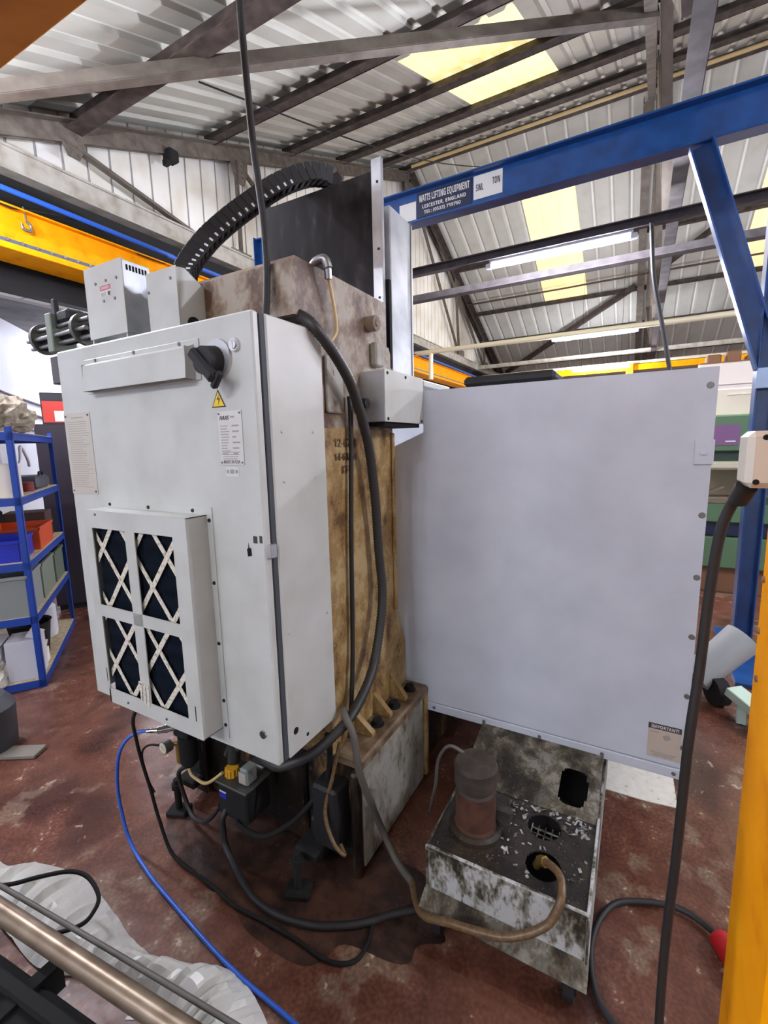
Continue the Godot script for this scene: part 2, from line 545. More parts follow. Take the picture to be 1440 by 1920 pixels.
func _ready() -> void:
	var cam := Camera3D.new()
	cam.name = "camera"
	cam.fov = 96.54
	cam.near = 0.05
	cam.far = 200.0
	cam.transform = Transform3D(Basis(V(0.87459, -0.02285, -0.48432), V(-0.05016, 0.98927, -0.13725), V(0.48226, 0.14433, 0.86406)), V(0, 1.55, 0))
	add_child(cam)
	cam.current = true
	var we := WorldEnvironment.new()
	we.name = "world"
	var env := Environment.new()
	var sky := Sky.new()
	var sm := ProceduralSkyMaterial.new()
	sm.sky_top_color = C(150, 180, 225)
	sm.sky_horizon_color = C(225, 232, 240)
	sm.ground_horizon_color = C(200, 200, 195)
	sm.ground_bottom_color = C(120, 115, 110)
	sm.sun_angle_max = 0.0
	sky.sky_material = sm
	env.sky = sky
	env.background_mode = Environment.BG_SKY
	env.background_energy_multiplier = 2.0
	env.tonemap_mode = Environment.TONE_MAPPER_LINEAR
	env.tonemap_exposure = 1.0
	env.sdfgi_enabled = true
	env.ssao_enabled = true
	env.ssil_enabled = true
	we.environment = env
	add_child(we)
	# daylight of the skylights (the glowing sheets stand just above these) and of the big door behind
	var sl := V(0, -1, -0.4).normalized()
	area(V(-1.91, near_y(-6.7) - 0.2, -6.7), V(0, -1, 0.4).normalized() * -1.0 if false else V(0, -0.928, -0.371), V(1, 0, 0), Vector2(2.2, 1.2), C(255, 236, 190), 5.0, "skylight_glow")
	area(V(-2.15, far_y(-13.4) - 0.2, -13.4), V(0, -0.919, 0.395), V(1, 0, 0), Vector2(4.2, 1.1), C(255, 236, 190), 5.0, "skylight_glow")
	area(V(2.57, far_y(-13.4) - 0.2, -13.4), V(0, -0.919, 0.395), V(1, 0, 0), Vector2(4.2, 1.1), C(255, 236, 190), 5.0, "skylight_glow")
	area(V(-2.0, rear_y(4.5) - 0.2, 4.5), V(0, -0.935, -0.355), V(1, 0, 0), Vector2(3.0, 1.2), C(248, 244, 236), 1.0, "skylight_glow")
	area(V(3.0, rear_y(4.5) - 0.2, 4.5), V(0, -0.935, -0.355), V(1, 0, 0), Vector2(3.0, 1.2), C(240, 245, 255), 1.8, "skylight_glow")
	area(V(3.2, 1.9, 8.35), V(0, 0, -1), V(0, 1, 0), Vector2(4.4, 3.6), C(218, 231, 250), 3.8, "door_daylight")
	make_materials()
	build_shell()
	build_roof_steel()
	build_tubes()
	build_gantry()
	build_machine()
	build_cabinet()
	build_top_boxes()
	build_services()
	build_tank()
	build_hoses()
	build_post()
	build_shelf()
	build_foreground()
	build_background()

func trap(x0: float, nper: int, pitch: float, depth: float, z0: float, z1: float, fy: Callable, th := 0.02, rib := 0.34) -> MB:
	var mb := MB.new()
	var xs := []
	for i in nper:
		var b := x0 + pitch * i
		var s := pitch * 0.1
		xs.append([b, 0.0])
		xs.append([b + pitch * (1.0 - rib) - s, 0.0])
		xs.append([b + pitch * (1.0 - rib), depth])
		xs.append([b + pitch - s, depth])
	xs.append([x0 + pitch * nper, 0.0])
	var y0: float = fy.call(z0)
	var y1: float = fy.call(z1)
	for i in xs.size() - 1:
		var a = xs[i]
		var b = xs[i + 1]
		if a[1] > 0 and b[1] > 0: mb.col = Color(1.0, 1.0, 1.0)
		else: mb.col = Color(0.66, 0.655, 0.63)  # pans darkened in colour to imitate shading between the bright ribs
		var zn := maxf(z0, z1)
		var zf := minf(z0, z1)
		var yn := y0 if z0 > z1 else y1
		var yf := y1 if z0 > z1 else y0
		mb.quad(V(a[0], yf + a[1], zf), V(b[0], yf + b[1], zf), V(b[0], yn + b[1], zn), V(a[0], yn + a[1], zn))
		mb.quad(V(a[0], yn + a[1] + th, zn), V(b[0], yn + b[1] + th, zn), V(b[0], yf + b[1] + th, zf), V(a[0], yf + a[1] + th, zf))
	return mb

func build_shell() -> void:
	var f := MB.new()
	f.bx(-9, 9.5, -0.2, 0, -19.2, 8.4)
	struct("floor", f, M.floor)
	# roof: box-profile sheets, each a piece of the ceiling
	var ceil := struct_root("ceiling")
	var wn := 1
	for i in 12:
		var x0 := -6.37 + 1.275 * i
		if i == 3 or i == 7:
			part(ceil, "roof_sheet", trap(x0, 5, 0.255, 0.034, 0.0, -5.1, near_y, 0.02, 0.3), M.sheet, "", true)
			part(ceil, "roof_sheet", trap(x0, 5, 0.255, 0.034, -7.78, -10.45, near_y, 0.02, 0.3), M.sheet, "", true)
			struct("window_%d" % wn, trap(x0, 5, 0.255, 0.034, -5.1, -7.78, near_y, 0.02, 0.3), M.sky_near)
			wn += 1
		else:
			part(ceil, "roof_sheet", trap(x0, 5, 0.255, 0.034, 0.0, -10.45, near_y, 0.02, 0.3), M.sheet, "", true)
	for i in 14:
		var x0 := -6.28 + 1.18 * i
		if i == 3 or i == 7 or i == 11:
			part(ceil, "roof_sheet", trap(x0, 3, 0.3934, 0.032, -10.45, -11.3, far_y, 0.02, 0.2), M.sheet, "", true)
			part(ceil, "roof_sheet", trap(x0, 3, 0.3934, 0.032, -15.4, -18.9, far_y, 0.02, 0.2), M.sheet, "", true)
			struct("window_%d" % wn, trap(x0, 3, 0.3934, 0.032, -11.3, -15.4, far_y, 0.02, 0.2), M.sky_far)
			wn += 1
		else:
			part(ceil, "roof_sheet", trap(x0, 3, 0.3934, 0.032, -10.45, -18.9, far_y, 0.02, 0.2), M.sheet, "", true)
	for i in 12:
		var x0 := -6.37 + 1.275 * i
		if i == 3 or i == 7:
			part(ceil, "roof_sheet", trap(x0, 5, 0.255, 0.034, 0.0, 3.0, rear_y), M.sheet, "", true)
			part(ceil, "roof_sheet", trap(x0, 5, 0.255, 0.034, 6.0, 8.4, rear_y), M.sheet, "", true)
			struct("window_%d" % wn, trap(x0, 5, 0.255, 0.034, 3.0, 6.0, rear_y), M.sky_near)
			wn += 1
		else:
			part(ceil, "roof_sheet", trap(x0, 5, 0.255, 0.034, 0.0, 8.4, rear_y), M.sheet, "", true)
	var rg := MB.new()
	rg.bar(V(-6.4, 7.92, -10.45), V(9.0, 7.92, -10.45), 0.5, 0.03)
	part(ceil, "ridge_cap", rg, M.purlin)
	# gable wall on the left: cladding panels with seams, above the low annex
	var wl := struct_root("wall_left")
	var z := -0.15
	var k := 0
	while z > -18.9:
		var z1 := z - 0.243
		var top0 := near_y(z) if z > -10.45 else far_y(z)
		var top1 := near_y(z1) if z1 > -10.45 else far_y(z1)
		var p := MB.new()
		p.prism(PackedVector2Array([Vector2(-z1, 3.0), Vector2(-z + 0.026, 3.0), Vector2(-z + 0.026, top0 + 0.02), Vector2(-z1, top1 + 0.02)]), Transform3D(Basis(V(0, 0, -1), V(0, 1, 0), V(1, 0, 0)), Vector3.ZERO), -5.2, -5.12)
		part(wl, "cladding_panel", p, M.clad)
		z = z1
		k += 1
	var back := MB.new()
	back.prism(PackedVector2Array([Vector2(-8.4, 3.0), Vector2(18.9, 3.0), Vector2(18.9, 4.2), Vector2(10.45, 7.9), Vector2(0, 3.7), Vector2(-8.4, 6.9)]), Transform3D(Basis(V(0, 0, -1), V(0, 1, 0), V(1, 0, 0)), Vector3.ZERO), -5.3, -5.13)
	part(wl, "cladding_backing", back, mat(C(160, 158, 160), 0.7))
	var lw := MB.new()
	lw.bx(-5.3, -5.12, 0, 3.05, -18.9, -7.2)
	part(wl, "wall_base", lw, M.white)
	# far, right and rear walls
	var wb := MB.new()
	wb.bx(-5.3, 9.3, 0, 4.4, -19.1, -18.9)
	struct("wall_back", wb, mat(C(150, 146, 140), 0.8))
	var wr := MB.new()
	wr.bx(9.1, 9.3, 0, 8.2, -19.0, 8.4)
	struct("wall_right", wr, M.white)
	var wf := MB.new()
	wf.bx(-5.3, 1.0, 0, 7.2, 8.4, 8.6)
	wf.bx(5.4, 9.3, 0, 7.2, 8.4, 8.6)
	wf.bx(1.0, 5.4, 3.7, 7.2, 8.4, 8.6)
	struct("wall_front", wf, M.white)
	var wlr := MB.new()
	wlr.bx(-5.3, -5.12, 0, 3.05, 1.2, 8.4)
	struct("wall_left_front", wlr, M.white)
	# low annex on the left: white blockwork wall at an angle and a boarded ceiling
	var d := V(-0.7187, 0, -0.6954)
	var a0 := V(-4.55, 0, 0.55)
	var wa := MB.new()
	var nrm := V(-0.6954, 0, 0.7187)
	var p0 := a0 - d * 1.5
	var p1 := a0 + d * 4.2
	p0 = V(-5.3, 0, -1.75) - d * 2.2
	p1 = V(-5.3, 0, -1.75) + d * 4.5
	wa.bar(p0 + V(0, 1.6, 0) + nrm * 0.1, p1 + V(0, 1.6, 0) + nrm * 0.1, 0.2, 3.2)
	struct("wall_annex", wa, M.white)
	var wa2 := MB.new()
	wa2.bx(-9, -5.2, 0, 3.2, -7.4, -7.2)
	struct("wall_annex_back", wa2, M.white)
	var wa3 := MB.new()
	wa3.bx(-9.1, -8.9, 0, 3.2, -7.4, 1.4)
	struct("wall_annex_side", wa3, M.white)
	var ac := struct_root("ceiling_annex")
	for i in 5:
		for j in 8:
			var b := MB.new()
			b.box(Transform3D(Basis(V(0, 0, 1), 0.004 * ((i * 7 + j * 3) % 5 - 2)), V(-5.45 - 0.9 * i, 3.02 + 0.006 * ((i + j * 2) % 3), 0.6 - 1.1 * j)), V(0.885, 0.03, 1.085))
			part(ac, "ceiling_board", b, M.board)
	# doorway behind the camera is open to the yard

func build_roof_steel() -> void:
	# gable truss: one thing with its chord, posts and braces
	var g := thing("roof_truss", "grey-brown steel roof truss standing against the white gable cladding", "truss", V(-5, 4.0, -2.2))
	var mb := MB.new()
	for s in [-0.03, 0.03]:
		mb.bar(V(-4.98 + s, near_y(0.1) - 0.22, 0.1), V(-4.98 + s, near_y(-10.45) - 0.22, -10.45), 0.012, 0.17)
		mb.bar(V(-4.98 + s * 3.0, near_y(0.1) - 0.145, 0.1), V(-4.98 + s * 3.0, near_y(-10.45) - 0.145, -10.45), 0.09, 0.012)
	part(g, "rafter", mb, M.truss)
	mb = MB.new()
	for s in [-0.03, 0.03]:
		mb.bar(V(-4.98 + s, far_y(-18.8) - 0.22, -18.8), V(-4.98 + s, far_y(-10.45) - 0.22, -10.45), 0.012, 0.2)
		mb.bar(V(-4.98 + s * 3.0, far_y(-18.8) - 0.13, -18.8), V(-4.98 + s * 3.0, far_y(-10.45) - 0.13, -10.45), 0.12, 0.012)
	part(g, "rafter", mb, M.purlin)
	for q in [[-2.74, 4.55, -4.75, 4.12], [-5.05, 5.4, -5.05, 4.12], [-5.1, 5.4, -7.4, 4.12], [-7.5, 6.4, -7.4, 4.12], [-7.5, 6.4, -10.3, 4.12], [-10.45, 7.5, -10.4, 4.12], [-11.0, 7.2, -14.0, 4.12], [-13.6, 6.2, -13.9, 4.12], [-13.6, 6.2, -16.6, 4.12], [-12.2, 6.9, -16.1, 4.5], [-16.3, 5.1, -16.6, 4.12]]:
		mb = MB.new()
		mb.angle_bar(V(-4.97, q[1], q[0]), V(-4.97, q[3], q[2]), 0.075, 0.01, V(1, 0, 0))
		part(g, "web_member", mb, M.truss)
	for q in [[-2.85, 4.5, 0.22, 0.24], [-5.05, 5.3, 0.3, 0.36], [-5.0, 4.08, 0.36, 0.34], [-7.5, 6.35, 0.3, 0.3], [-10.45, 7.35, 0.55, 0.4], [-13.6, 6.15, 0.4, 0.34], [-14.0, 4.2, 0.5, 0.4], [-16.6, 4.2, 0.4, 0.4]]:
		mb = MB.new()
		mb.prism(PackedVector2Array([Vector2(-q[2] * 0.5, q[3] * 0.5), Vector2(q[2] * 0.5, q[3] * 0.5), Vector2(q[2] * 0.5, 0), Vector2(q[2] * 0.25, -q[3] * 0.5), Vector2(-q[2] * 0.25, -q[3] * 0.5), Vector2(-q[2] * 0.5, 0)]), Transform3D(Basis(V(0, 0, -1), V(0, 1, 0), V(1, 0, 0)), V(-4.955, q[1], q[0])), 0, 0.012)
		for i in 3:
			mb.cyl(V(-4.945, q[1] + 0.06 - 0.07 * i, q[0] - 0.05), V(-4.93, q[1] + 0.06 - 0.07 * i, q[0] - 0.05), 0.014, -1, 6)
			mb.cyl(V(-4.945, q[1] + 0.06 - 0.07 * i, q[0] + 0.05), V(-4.93, q[1] + 0.06 - 0.07 * i, q[0] + 0.05), 0.014, -1, 6)
		part(g, "gusset_plate", mb, M.truss)
	mb = MB.new()
	mb.bx(-5.0, -4.86, 4.86, 4.99, -4.02, -3.88, 0.02)
	mb.bx(-4.98, -4.9, 4.8, 4.87, -3.92, -3.86, 0.01)
	part(g, "dark_lump", mb, M.dark)  # stand-in lump for an unidentified dark object on the rafter
	# pale beam along the foot of the cladding
	mb = MB.new()
	mb.bx(-5.12, -4.86, 4.16, 4.18, -18.8, 0)
	mb.bx(-4.9, -4.88, 3.98, 4.17, -18.8, 0)
	mb.bx(-5.12, -4.86, 3.97, 3.985, -18.8, 0)
	solo("wall_beam", mb, M.beamw, "pale grey steel beam along the foot of the white gable cladding", "beam")
	mb = MB.new()
	mb.bx(-5.12, -5.0, 3.0, 3.97, -18.8, 0)
	struct("shade_strip_1", mb, M.dark)  # dark strip standing in for the black shadow above the crane rail
	# second truss, almost edge-on to the camera
	var t2 := thing("roof_truss", "dusty steel roof truss crossing overhead on the right, seen almost edge-on", "truss", V(0, 4.0, -3))
	for sg in [-0.07, 0.07]:
		mb = MB.new()
		mb.angle_bar(V(-0.05 + sg, near_y(-0.5) - 0.24, -0.5), V(-0.05 + sg, near_y(-10.45) - 0.24, -10.45), 0.11, 0.012)
		part(t2, "rafter", mb, M.truss)
		mb = MB.new()
		mb.angle_bar(V(-0.1 + sg * 1.6, far_y(-18.8) - 0.24, -18.8), V(-0.05 + sg * 1.6, far_y(-10.45) - 0.24, -10.45), 0.16, 0.014)
		part(t2, "rafter", mb, M.truss)
	mb = MB.new()
	mb.angle_bar(V(0.2, 4.06, -0.5), V(0.2, 4.06, -18.8), 0.12, 0.012)
	part(t2, "bottom_chord", mb, M.tie)
	for q in [[-2.2, -3.6, 0], [-5.0, -3.6, 0], [-5.0, -6.4, 0], [-7.7, -6.4, 0], [-7.7, -9.4, 0], [-10.45, -9.4, 0], [-10.45, -11.5, 1], [-13.2, -11.5, 1], [-13.2, -14.5, 1], [-15.8, -14.5, 1], [-15.8, -17.5, 1]]:
		var yy: float = (near_y(q[0]) if q[2] == 0 else far_y(q[0])) - 0.25
		mb = MB.new()
		mb.angle_bar(V(0.0, yy, q[0]), V(0.14, 4.06, q[1]), 0.09, 0.01, V(1, 0, 0))
		part(t2, "web_member", mb, M.truss)
	mb = MB.new()
	mb.angle_bar(V(0.06, 7.5, -10.45), V(0.1, 4.06, -10.45), 0.09)
	part(t2, "web_member", mb, M.truss)
	# purlins
	var lab := ["lowest roof purlin, broad and dark, nearest above the control cabinet", "second dark roof purlin up the near roof slope, below the bright skylight", "third roof purlin, crossing the middle of the bright near skylight", "fourth roof purlin, running along the top edge of the bright near skylight", "fifth roof purlin, next below the pair at the ridge", "top roof purlin of the near slope, beside the ridge"]
	var zs := [-2.94, -4.62, -6.15, -7.64, -8.95, -10.2]
	for i in 6:
		mb = MB.new()
		var zz: float = zs[i]
		var h := 0.25 if i == 0 else 0.155
		mb.bx(-5.1, 9.05, near_y(zz) - h, near_y(zz) - 0.002, zz - 0.006, zz + 0.006)
		mb.bx(-5.1, 9.05, near_y(zz) - h, near_y(zz) - h + 0.012, zz - 0.005, zz + (0.15 if i == 0 else 0.11))
		solo("purlin", mb, M.purlin, lab[i], "purlin", "steel purlins under the roof sheets")
	var labf := ["far-slope roof purlin just beyond the ridge", "far-slope roof purlin crossing the upper part of the tall yellow skylight", "far-slope roof purlin along the foot of the tall yellow skylight", "far-slope roof purlin above the second fluorescent tube", "lowest far-slope roof purlin at the far eave"]
	zs = [-11.1, -13.45, -15.3, -16.75, -18.2]
	for i in 5:
		mb = MB.new()
		var zz: float = zs[i]
		mb.bx(-5.1, 9.05, far_y(zz) - 0.13, far_y(zz) - 0.002, zz - 0.006, zz + 0.006)
		mb.bx(-5.1, 9.05, far_y(zz) - 0.13, far_y(zz) - 0.118, zz - 0.005, zz + 0.09)
		solo("purlin", mb, M.purlin, labf[i], "purlin", "steel purlins under the roof sheets")
	# wind braces
	mb = MB.new()
	mb.angle_bar(V(-4.6, 4.06, -1.62), V(-0.08, 5.78, -5.98), 0.09, 0.012)
	solo("wind_brace", mb, M.truss, "flat grey steel wind brace slanting across under the near roof purlins", "brace")
	mb = MB.new()
	mb.angle_bar(V(-4.6, 4.2, -18.1), V(-0.3, 5.75, -15.1), 0.12, 0.012)
	solo("wind_brace", mb, M.purlin, "dark steel brace slanting behind the second fluorescent tube on the far slope", "brace")
	mb = MB.new()
	mb.angle_bar(V(0.2, 5.9, -14.6), V(1.7, 6.5, -13.2), 0.1, 0.012)
	solo("wind_brace", mb, M.purlin, "short dark steel brace right of the edge-on truss", "brace")
	# long ties and pipes along the building
	mb = MB.new()
	mb.bx(-4.9, 9.05, 3.6, 3.7, -5.5, -5.49)
	mb.bx(-4.9, 9.05, 3.69, 3.7, -5.56, -5.44)
	mb.bx(-4.9, 9.05, 3.6, 3.61, -5.5, -5.42)
	solo("tie_beam", mb, M.tie, "grey steel tie beam carrying the nearest fluorescent tube", "tie beam")
	mb = MB.new()
	mb.bx(-4.9, 9.05, 3.56, 3.68, -6.35, -6.335)
	mb.bx(-4.9, 9.05, 3.56, 3.575, -6.35, -6.22)
	solo("tie_beam", mb, M.tie, "grey steel tie beam just beyond the nearest fluorescent tube", "tie beam")
	mb = MB.new()
	mb.tube([V(-4.2, 3.0, -9.85), V(-4.2, 3.5, -9.85), V(-4.17, 3.58, -9.85), V(-4.1, 3.6, -9.85), V(2.5, 3.6, -9.9), V(9.0, 3.6, -9.9)], 0.05, 10, 3)
	solo("conduit_pipe", mb, M.cream, "cream pipe with a bend at its left end, carrying the second fluorescent tube", "pipe")
	mb = MB.new()
	mb.bx(-4.9, 9.05, 4.0, 4.12, -15.5, -15.45)
	solo("tie_beam", mb, M.beamw, "pale steel tie beam low on the far slope behind the second tube", "tie beam")
	mb = MB.new()
	mb.tube([V(-4.9, 5.8, -14.4), V(-2, 5.8, -14.4), V(0, 5.82, -14.42), V(9, 5.8, -14.4)], 0.025, 6, 2)
	solo("thin_conduit", mb, M.purlin, "thin dark conduit running across the foot of the tall yellow skylight", "conduit")
	mb = MB.new()
	mb.tube([V(-4.5, near_y(-9.6) - 0.18, -9.6), V(0, near_y(-9.6) - 0.18, -9.6), V(9, near_y(-9.6) - 0.18, -9.6)], 0.03, 8, 2)
	solo("thin_conduit", mb, M.tan, "tan pipe under the purlins close to the ridge", "conduit")
	mb = MB.new()
	mb.tube([V(-3.55, 4.75, -3.2), V(-3.2, 5.2, -5.2), V(-2.9, 5.9, -7.4), V(-2.2, 6.6, -9.4), V(-1.5, 7.0, -10.3)], 0.008, 5, 4)
	solo("sagging_wire", mb, M.dark, "thin wire strung across under the near roof purlins", "wire")

func build_tubes() -> void:
	var w := ["largest bright fluorescent tube, nearest, under the grey tie beam", "second fluorescent tube, under the cream pipe", "farthest fluorescent tube, beside the yellow crane bridge"]
	var tz := [-5.48, -9.98, -14.6]
	var all := []
	for i in 3: all.append([V(-0.88 if i < 2 else -1.07, 3.545, tz[i]), w[i]])
	all.append([V(-0.9, 4.6, 4.8), "added fluorescent tube, unseen in the bay behind the viewer, left one"])  # unseen tube, added for fill light from the rear bay
	all.append([V(4.5, 3.55, -5.48), "fluorescent tube on the grey tie beam beyond the blue gantry"])
	all.append([V(4.5, 3.55, -9.98), "fluorescent tube on the cream pipe beyond the blue gantry"])
	all.append([V(3.6, 3.55, -2.4), "added fluorescent tube, out of view right of the blue gantry, beyond the yellow post"])  # out-of-view tube, added to brighten the right background
	all.append([V(-3.6, 3.5, -0.98), "added fluorescent tube, out of view above the blue shelf, nearest row under the roof"])  # unseen tube, added to light the near roof slope; row follows tube spacing
	all.append([V(-6.4, 2.86, -3.9), "added fluorescent tube, hidden under the boarded annex ceiling"])  # hidden tube, added to brighten the white annex wall
	all.append([V(-3.6, 4.6, 5.4), "added fluorescent tube, unseen in the bay behind the viewer, near the annex"])  # second unseen rear-bay tube, also added as fill light
	for q in all:
		var c: Vector3 = q[0]
		var t := thing("fluorescent_tube", q[1], "lamp", c, "fluorescent tubes under the roof")
		var mb := MB.new()
		mb.cyl(c + V(-0.7, 0, 0), c + V(0.7, 0, 0), 0.032, -1, 14)
		part(t, "glowing_tube", mb, M.tube)
		for s in [-1.0, 1.0]:
			mb = MB.new()
			mb.cyl(c + V(s * 0.7, 0, 0), c + V(s * 0.76, 0, 0), 0.036, 0.03, 14)
			part(t, "end_cap", mb, M.cap)
		mb = MB.new()
		mb.bx(c.x - 0.72, c.x + 0.72, c.y + 0.032, c.y + 0.06, c.z - 0.03, c.z + 0.03, 0.004)
		part(t, "batten", mb, M.cap)
		if c.z > 1.0 or c.z < -12.0 or c.z > -3.0:
			for s in [-0.5, 0.5]:
				mb = MB.new()
				mb.cyl(c + V(s, 0.06, 0), V(c.x + s, rear_y(c.z) if c.z > 0 else (far_y(c.z) if c.z < -12.0 else near_y(c.z)), c.z), 0.004, -1, 6)
				part(t, "hanger_wire", mb, M.dark)
		for s in [-0.45, 0.0, 0.45]:
			lamp(c + V(s, -0.075, 0), C(240, 241, 255), 0.6 if c.x < -6.0 else (2.3 if c.z > -1.5 and c.z < 0.0 else 3.2), 0.03, "tube_light")

func build_gantry() -> void:
	var g := thing("gantry", "blue steel lifting gantry with a maker's sign, standing behind the machine", "gantry", V(0.65, 0, -3.93))
	var mb := MB.new()
	mb.bx(-3.62, 2.6, 3.46, 3.71, -3.94, -3.925)
	mb.bx(-3.62, 2.6, 3.7, 3.715, -4.0, -3.86, 0.004)
	mb.bx(-3.62, 2.6, 3.445, 3.46, -3.995, -3.87, 0.004)
	mb.bx(-3.63, -3.62, 3.44, 3.72, -4.02, -3.84)
	part(g, "beam", mb, M.blue)
	for x in [0.7, -3.45]:
		mb = MB.new()
		mb.bx(x - 0.05, x + 0.05, 0.02, 3.445, -3.95, -3.935)
		mb.bx(x - 0.055, x - 0.045, 0.02, 3.445, -4.0, -3.87, 0.003)
		mb.bx(x + 0.045, x + 0.055, 0.02, 3.445, -4.0, -3.87, 0.003)
		part(g, "leg", mb, M.blue)
		mb = MB.new()
		mb.bx(x - 0.1, x + 0.1, 0.0, 0.03, -4.4, -3.4, 0.004)
		part(g, "foot", mb, M.blue)
	mb = MB.new()
	var a := V(0.25, 3.44, -3.92)
	var b := V(0.7, 2.0, -3.92)
	mb.bar(a, b, 0.012, 0.13, V(1, 0, 0))
	mb.bar(a + V(-0.06, -0.02, 0.03), b + V(-0.06, -0.02, 0.03), 0.09, 0.01, V(1, 0, 0))
	mb.bar(a + V(0.06, 0.02, 0.03), b + V(0.06, 0.02, 0.03), 0.09, 0.01, V(1, 0, 0))
	part(g, "knee_brace", mb, M.blue)
	mb = MB.new()
	mb.bx(0.64, 0.84, 1.86, 1.99, -3.87, -3.85, 0.004)
	part(g, "clamp_plate", mb, mat(C(150, 172, 200), 0.35))
	# sign on the web
	var s := MB.new()
	s.bx(-1.79, -1.3, 3.495, 3.69, -3.924, -3.92)
	var sp := part(g, "sign", s, M.navy)
	text(sp, "lettering", "WATTS LIFTING EQUIPMENT", V(-1.545, 3.636, -3.919), 0.45, 0.066, M.signwhite, true)
	text(sp, "lettering", "LEICESTER, ENGLAND", V(-1.545, 3.572, -3.919), 0.39, 0.033, M.signwhite, true)
	text(sp, "lettering", "TEL: (0533) 719760", V(-1.56, 3.526, -3.919), 0.33, 0.032, M.signwhite, true)
	s = MB.new()
	s.bx(-1.285, -1.05, 3.51, 3.685, -3.924, -3.92)
	sp = part(g, "load_plate", s, M.signwhite, "white load plate")
	text(sp, "lettering", "SWL", V(-1.235, 3.595, -3.919), 0.06, 0.05, M.navy, true)
	text(sp, "lettering", "TON", V(-1.1, 3.615, -3.919), 0.06, 0.05, M.navy, true)
	s = MB.new()
	s.bx(-1.96, -1.8, 3.49, 3.635, -3.924, -3.92)
	part(g, "paper_label", s, M.signwhite, "small off-white label")

func screw(p: Node3D, at: Vector3, n: Vector3, r := 0.007, m: Material = null) -> void:
	var mb := MB.new()
	mb.cyl(at - n * 0.002, at + n * 0.003, r, r * 0.75, 8)
	part(p, "screw", mb, m if m else M.screw)

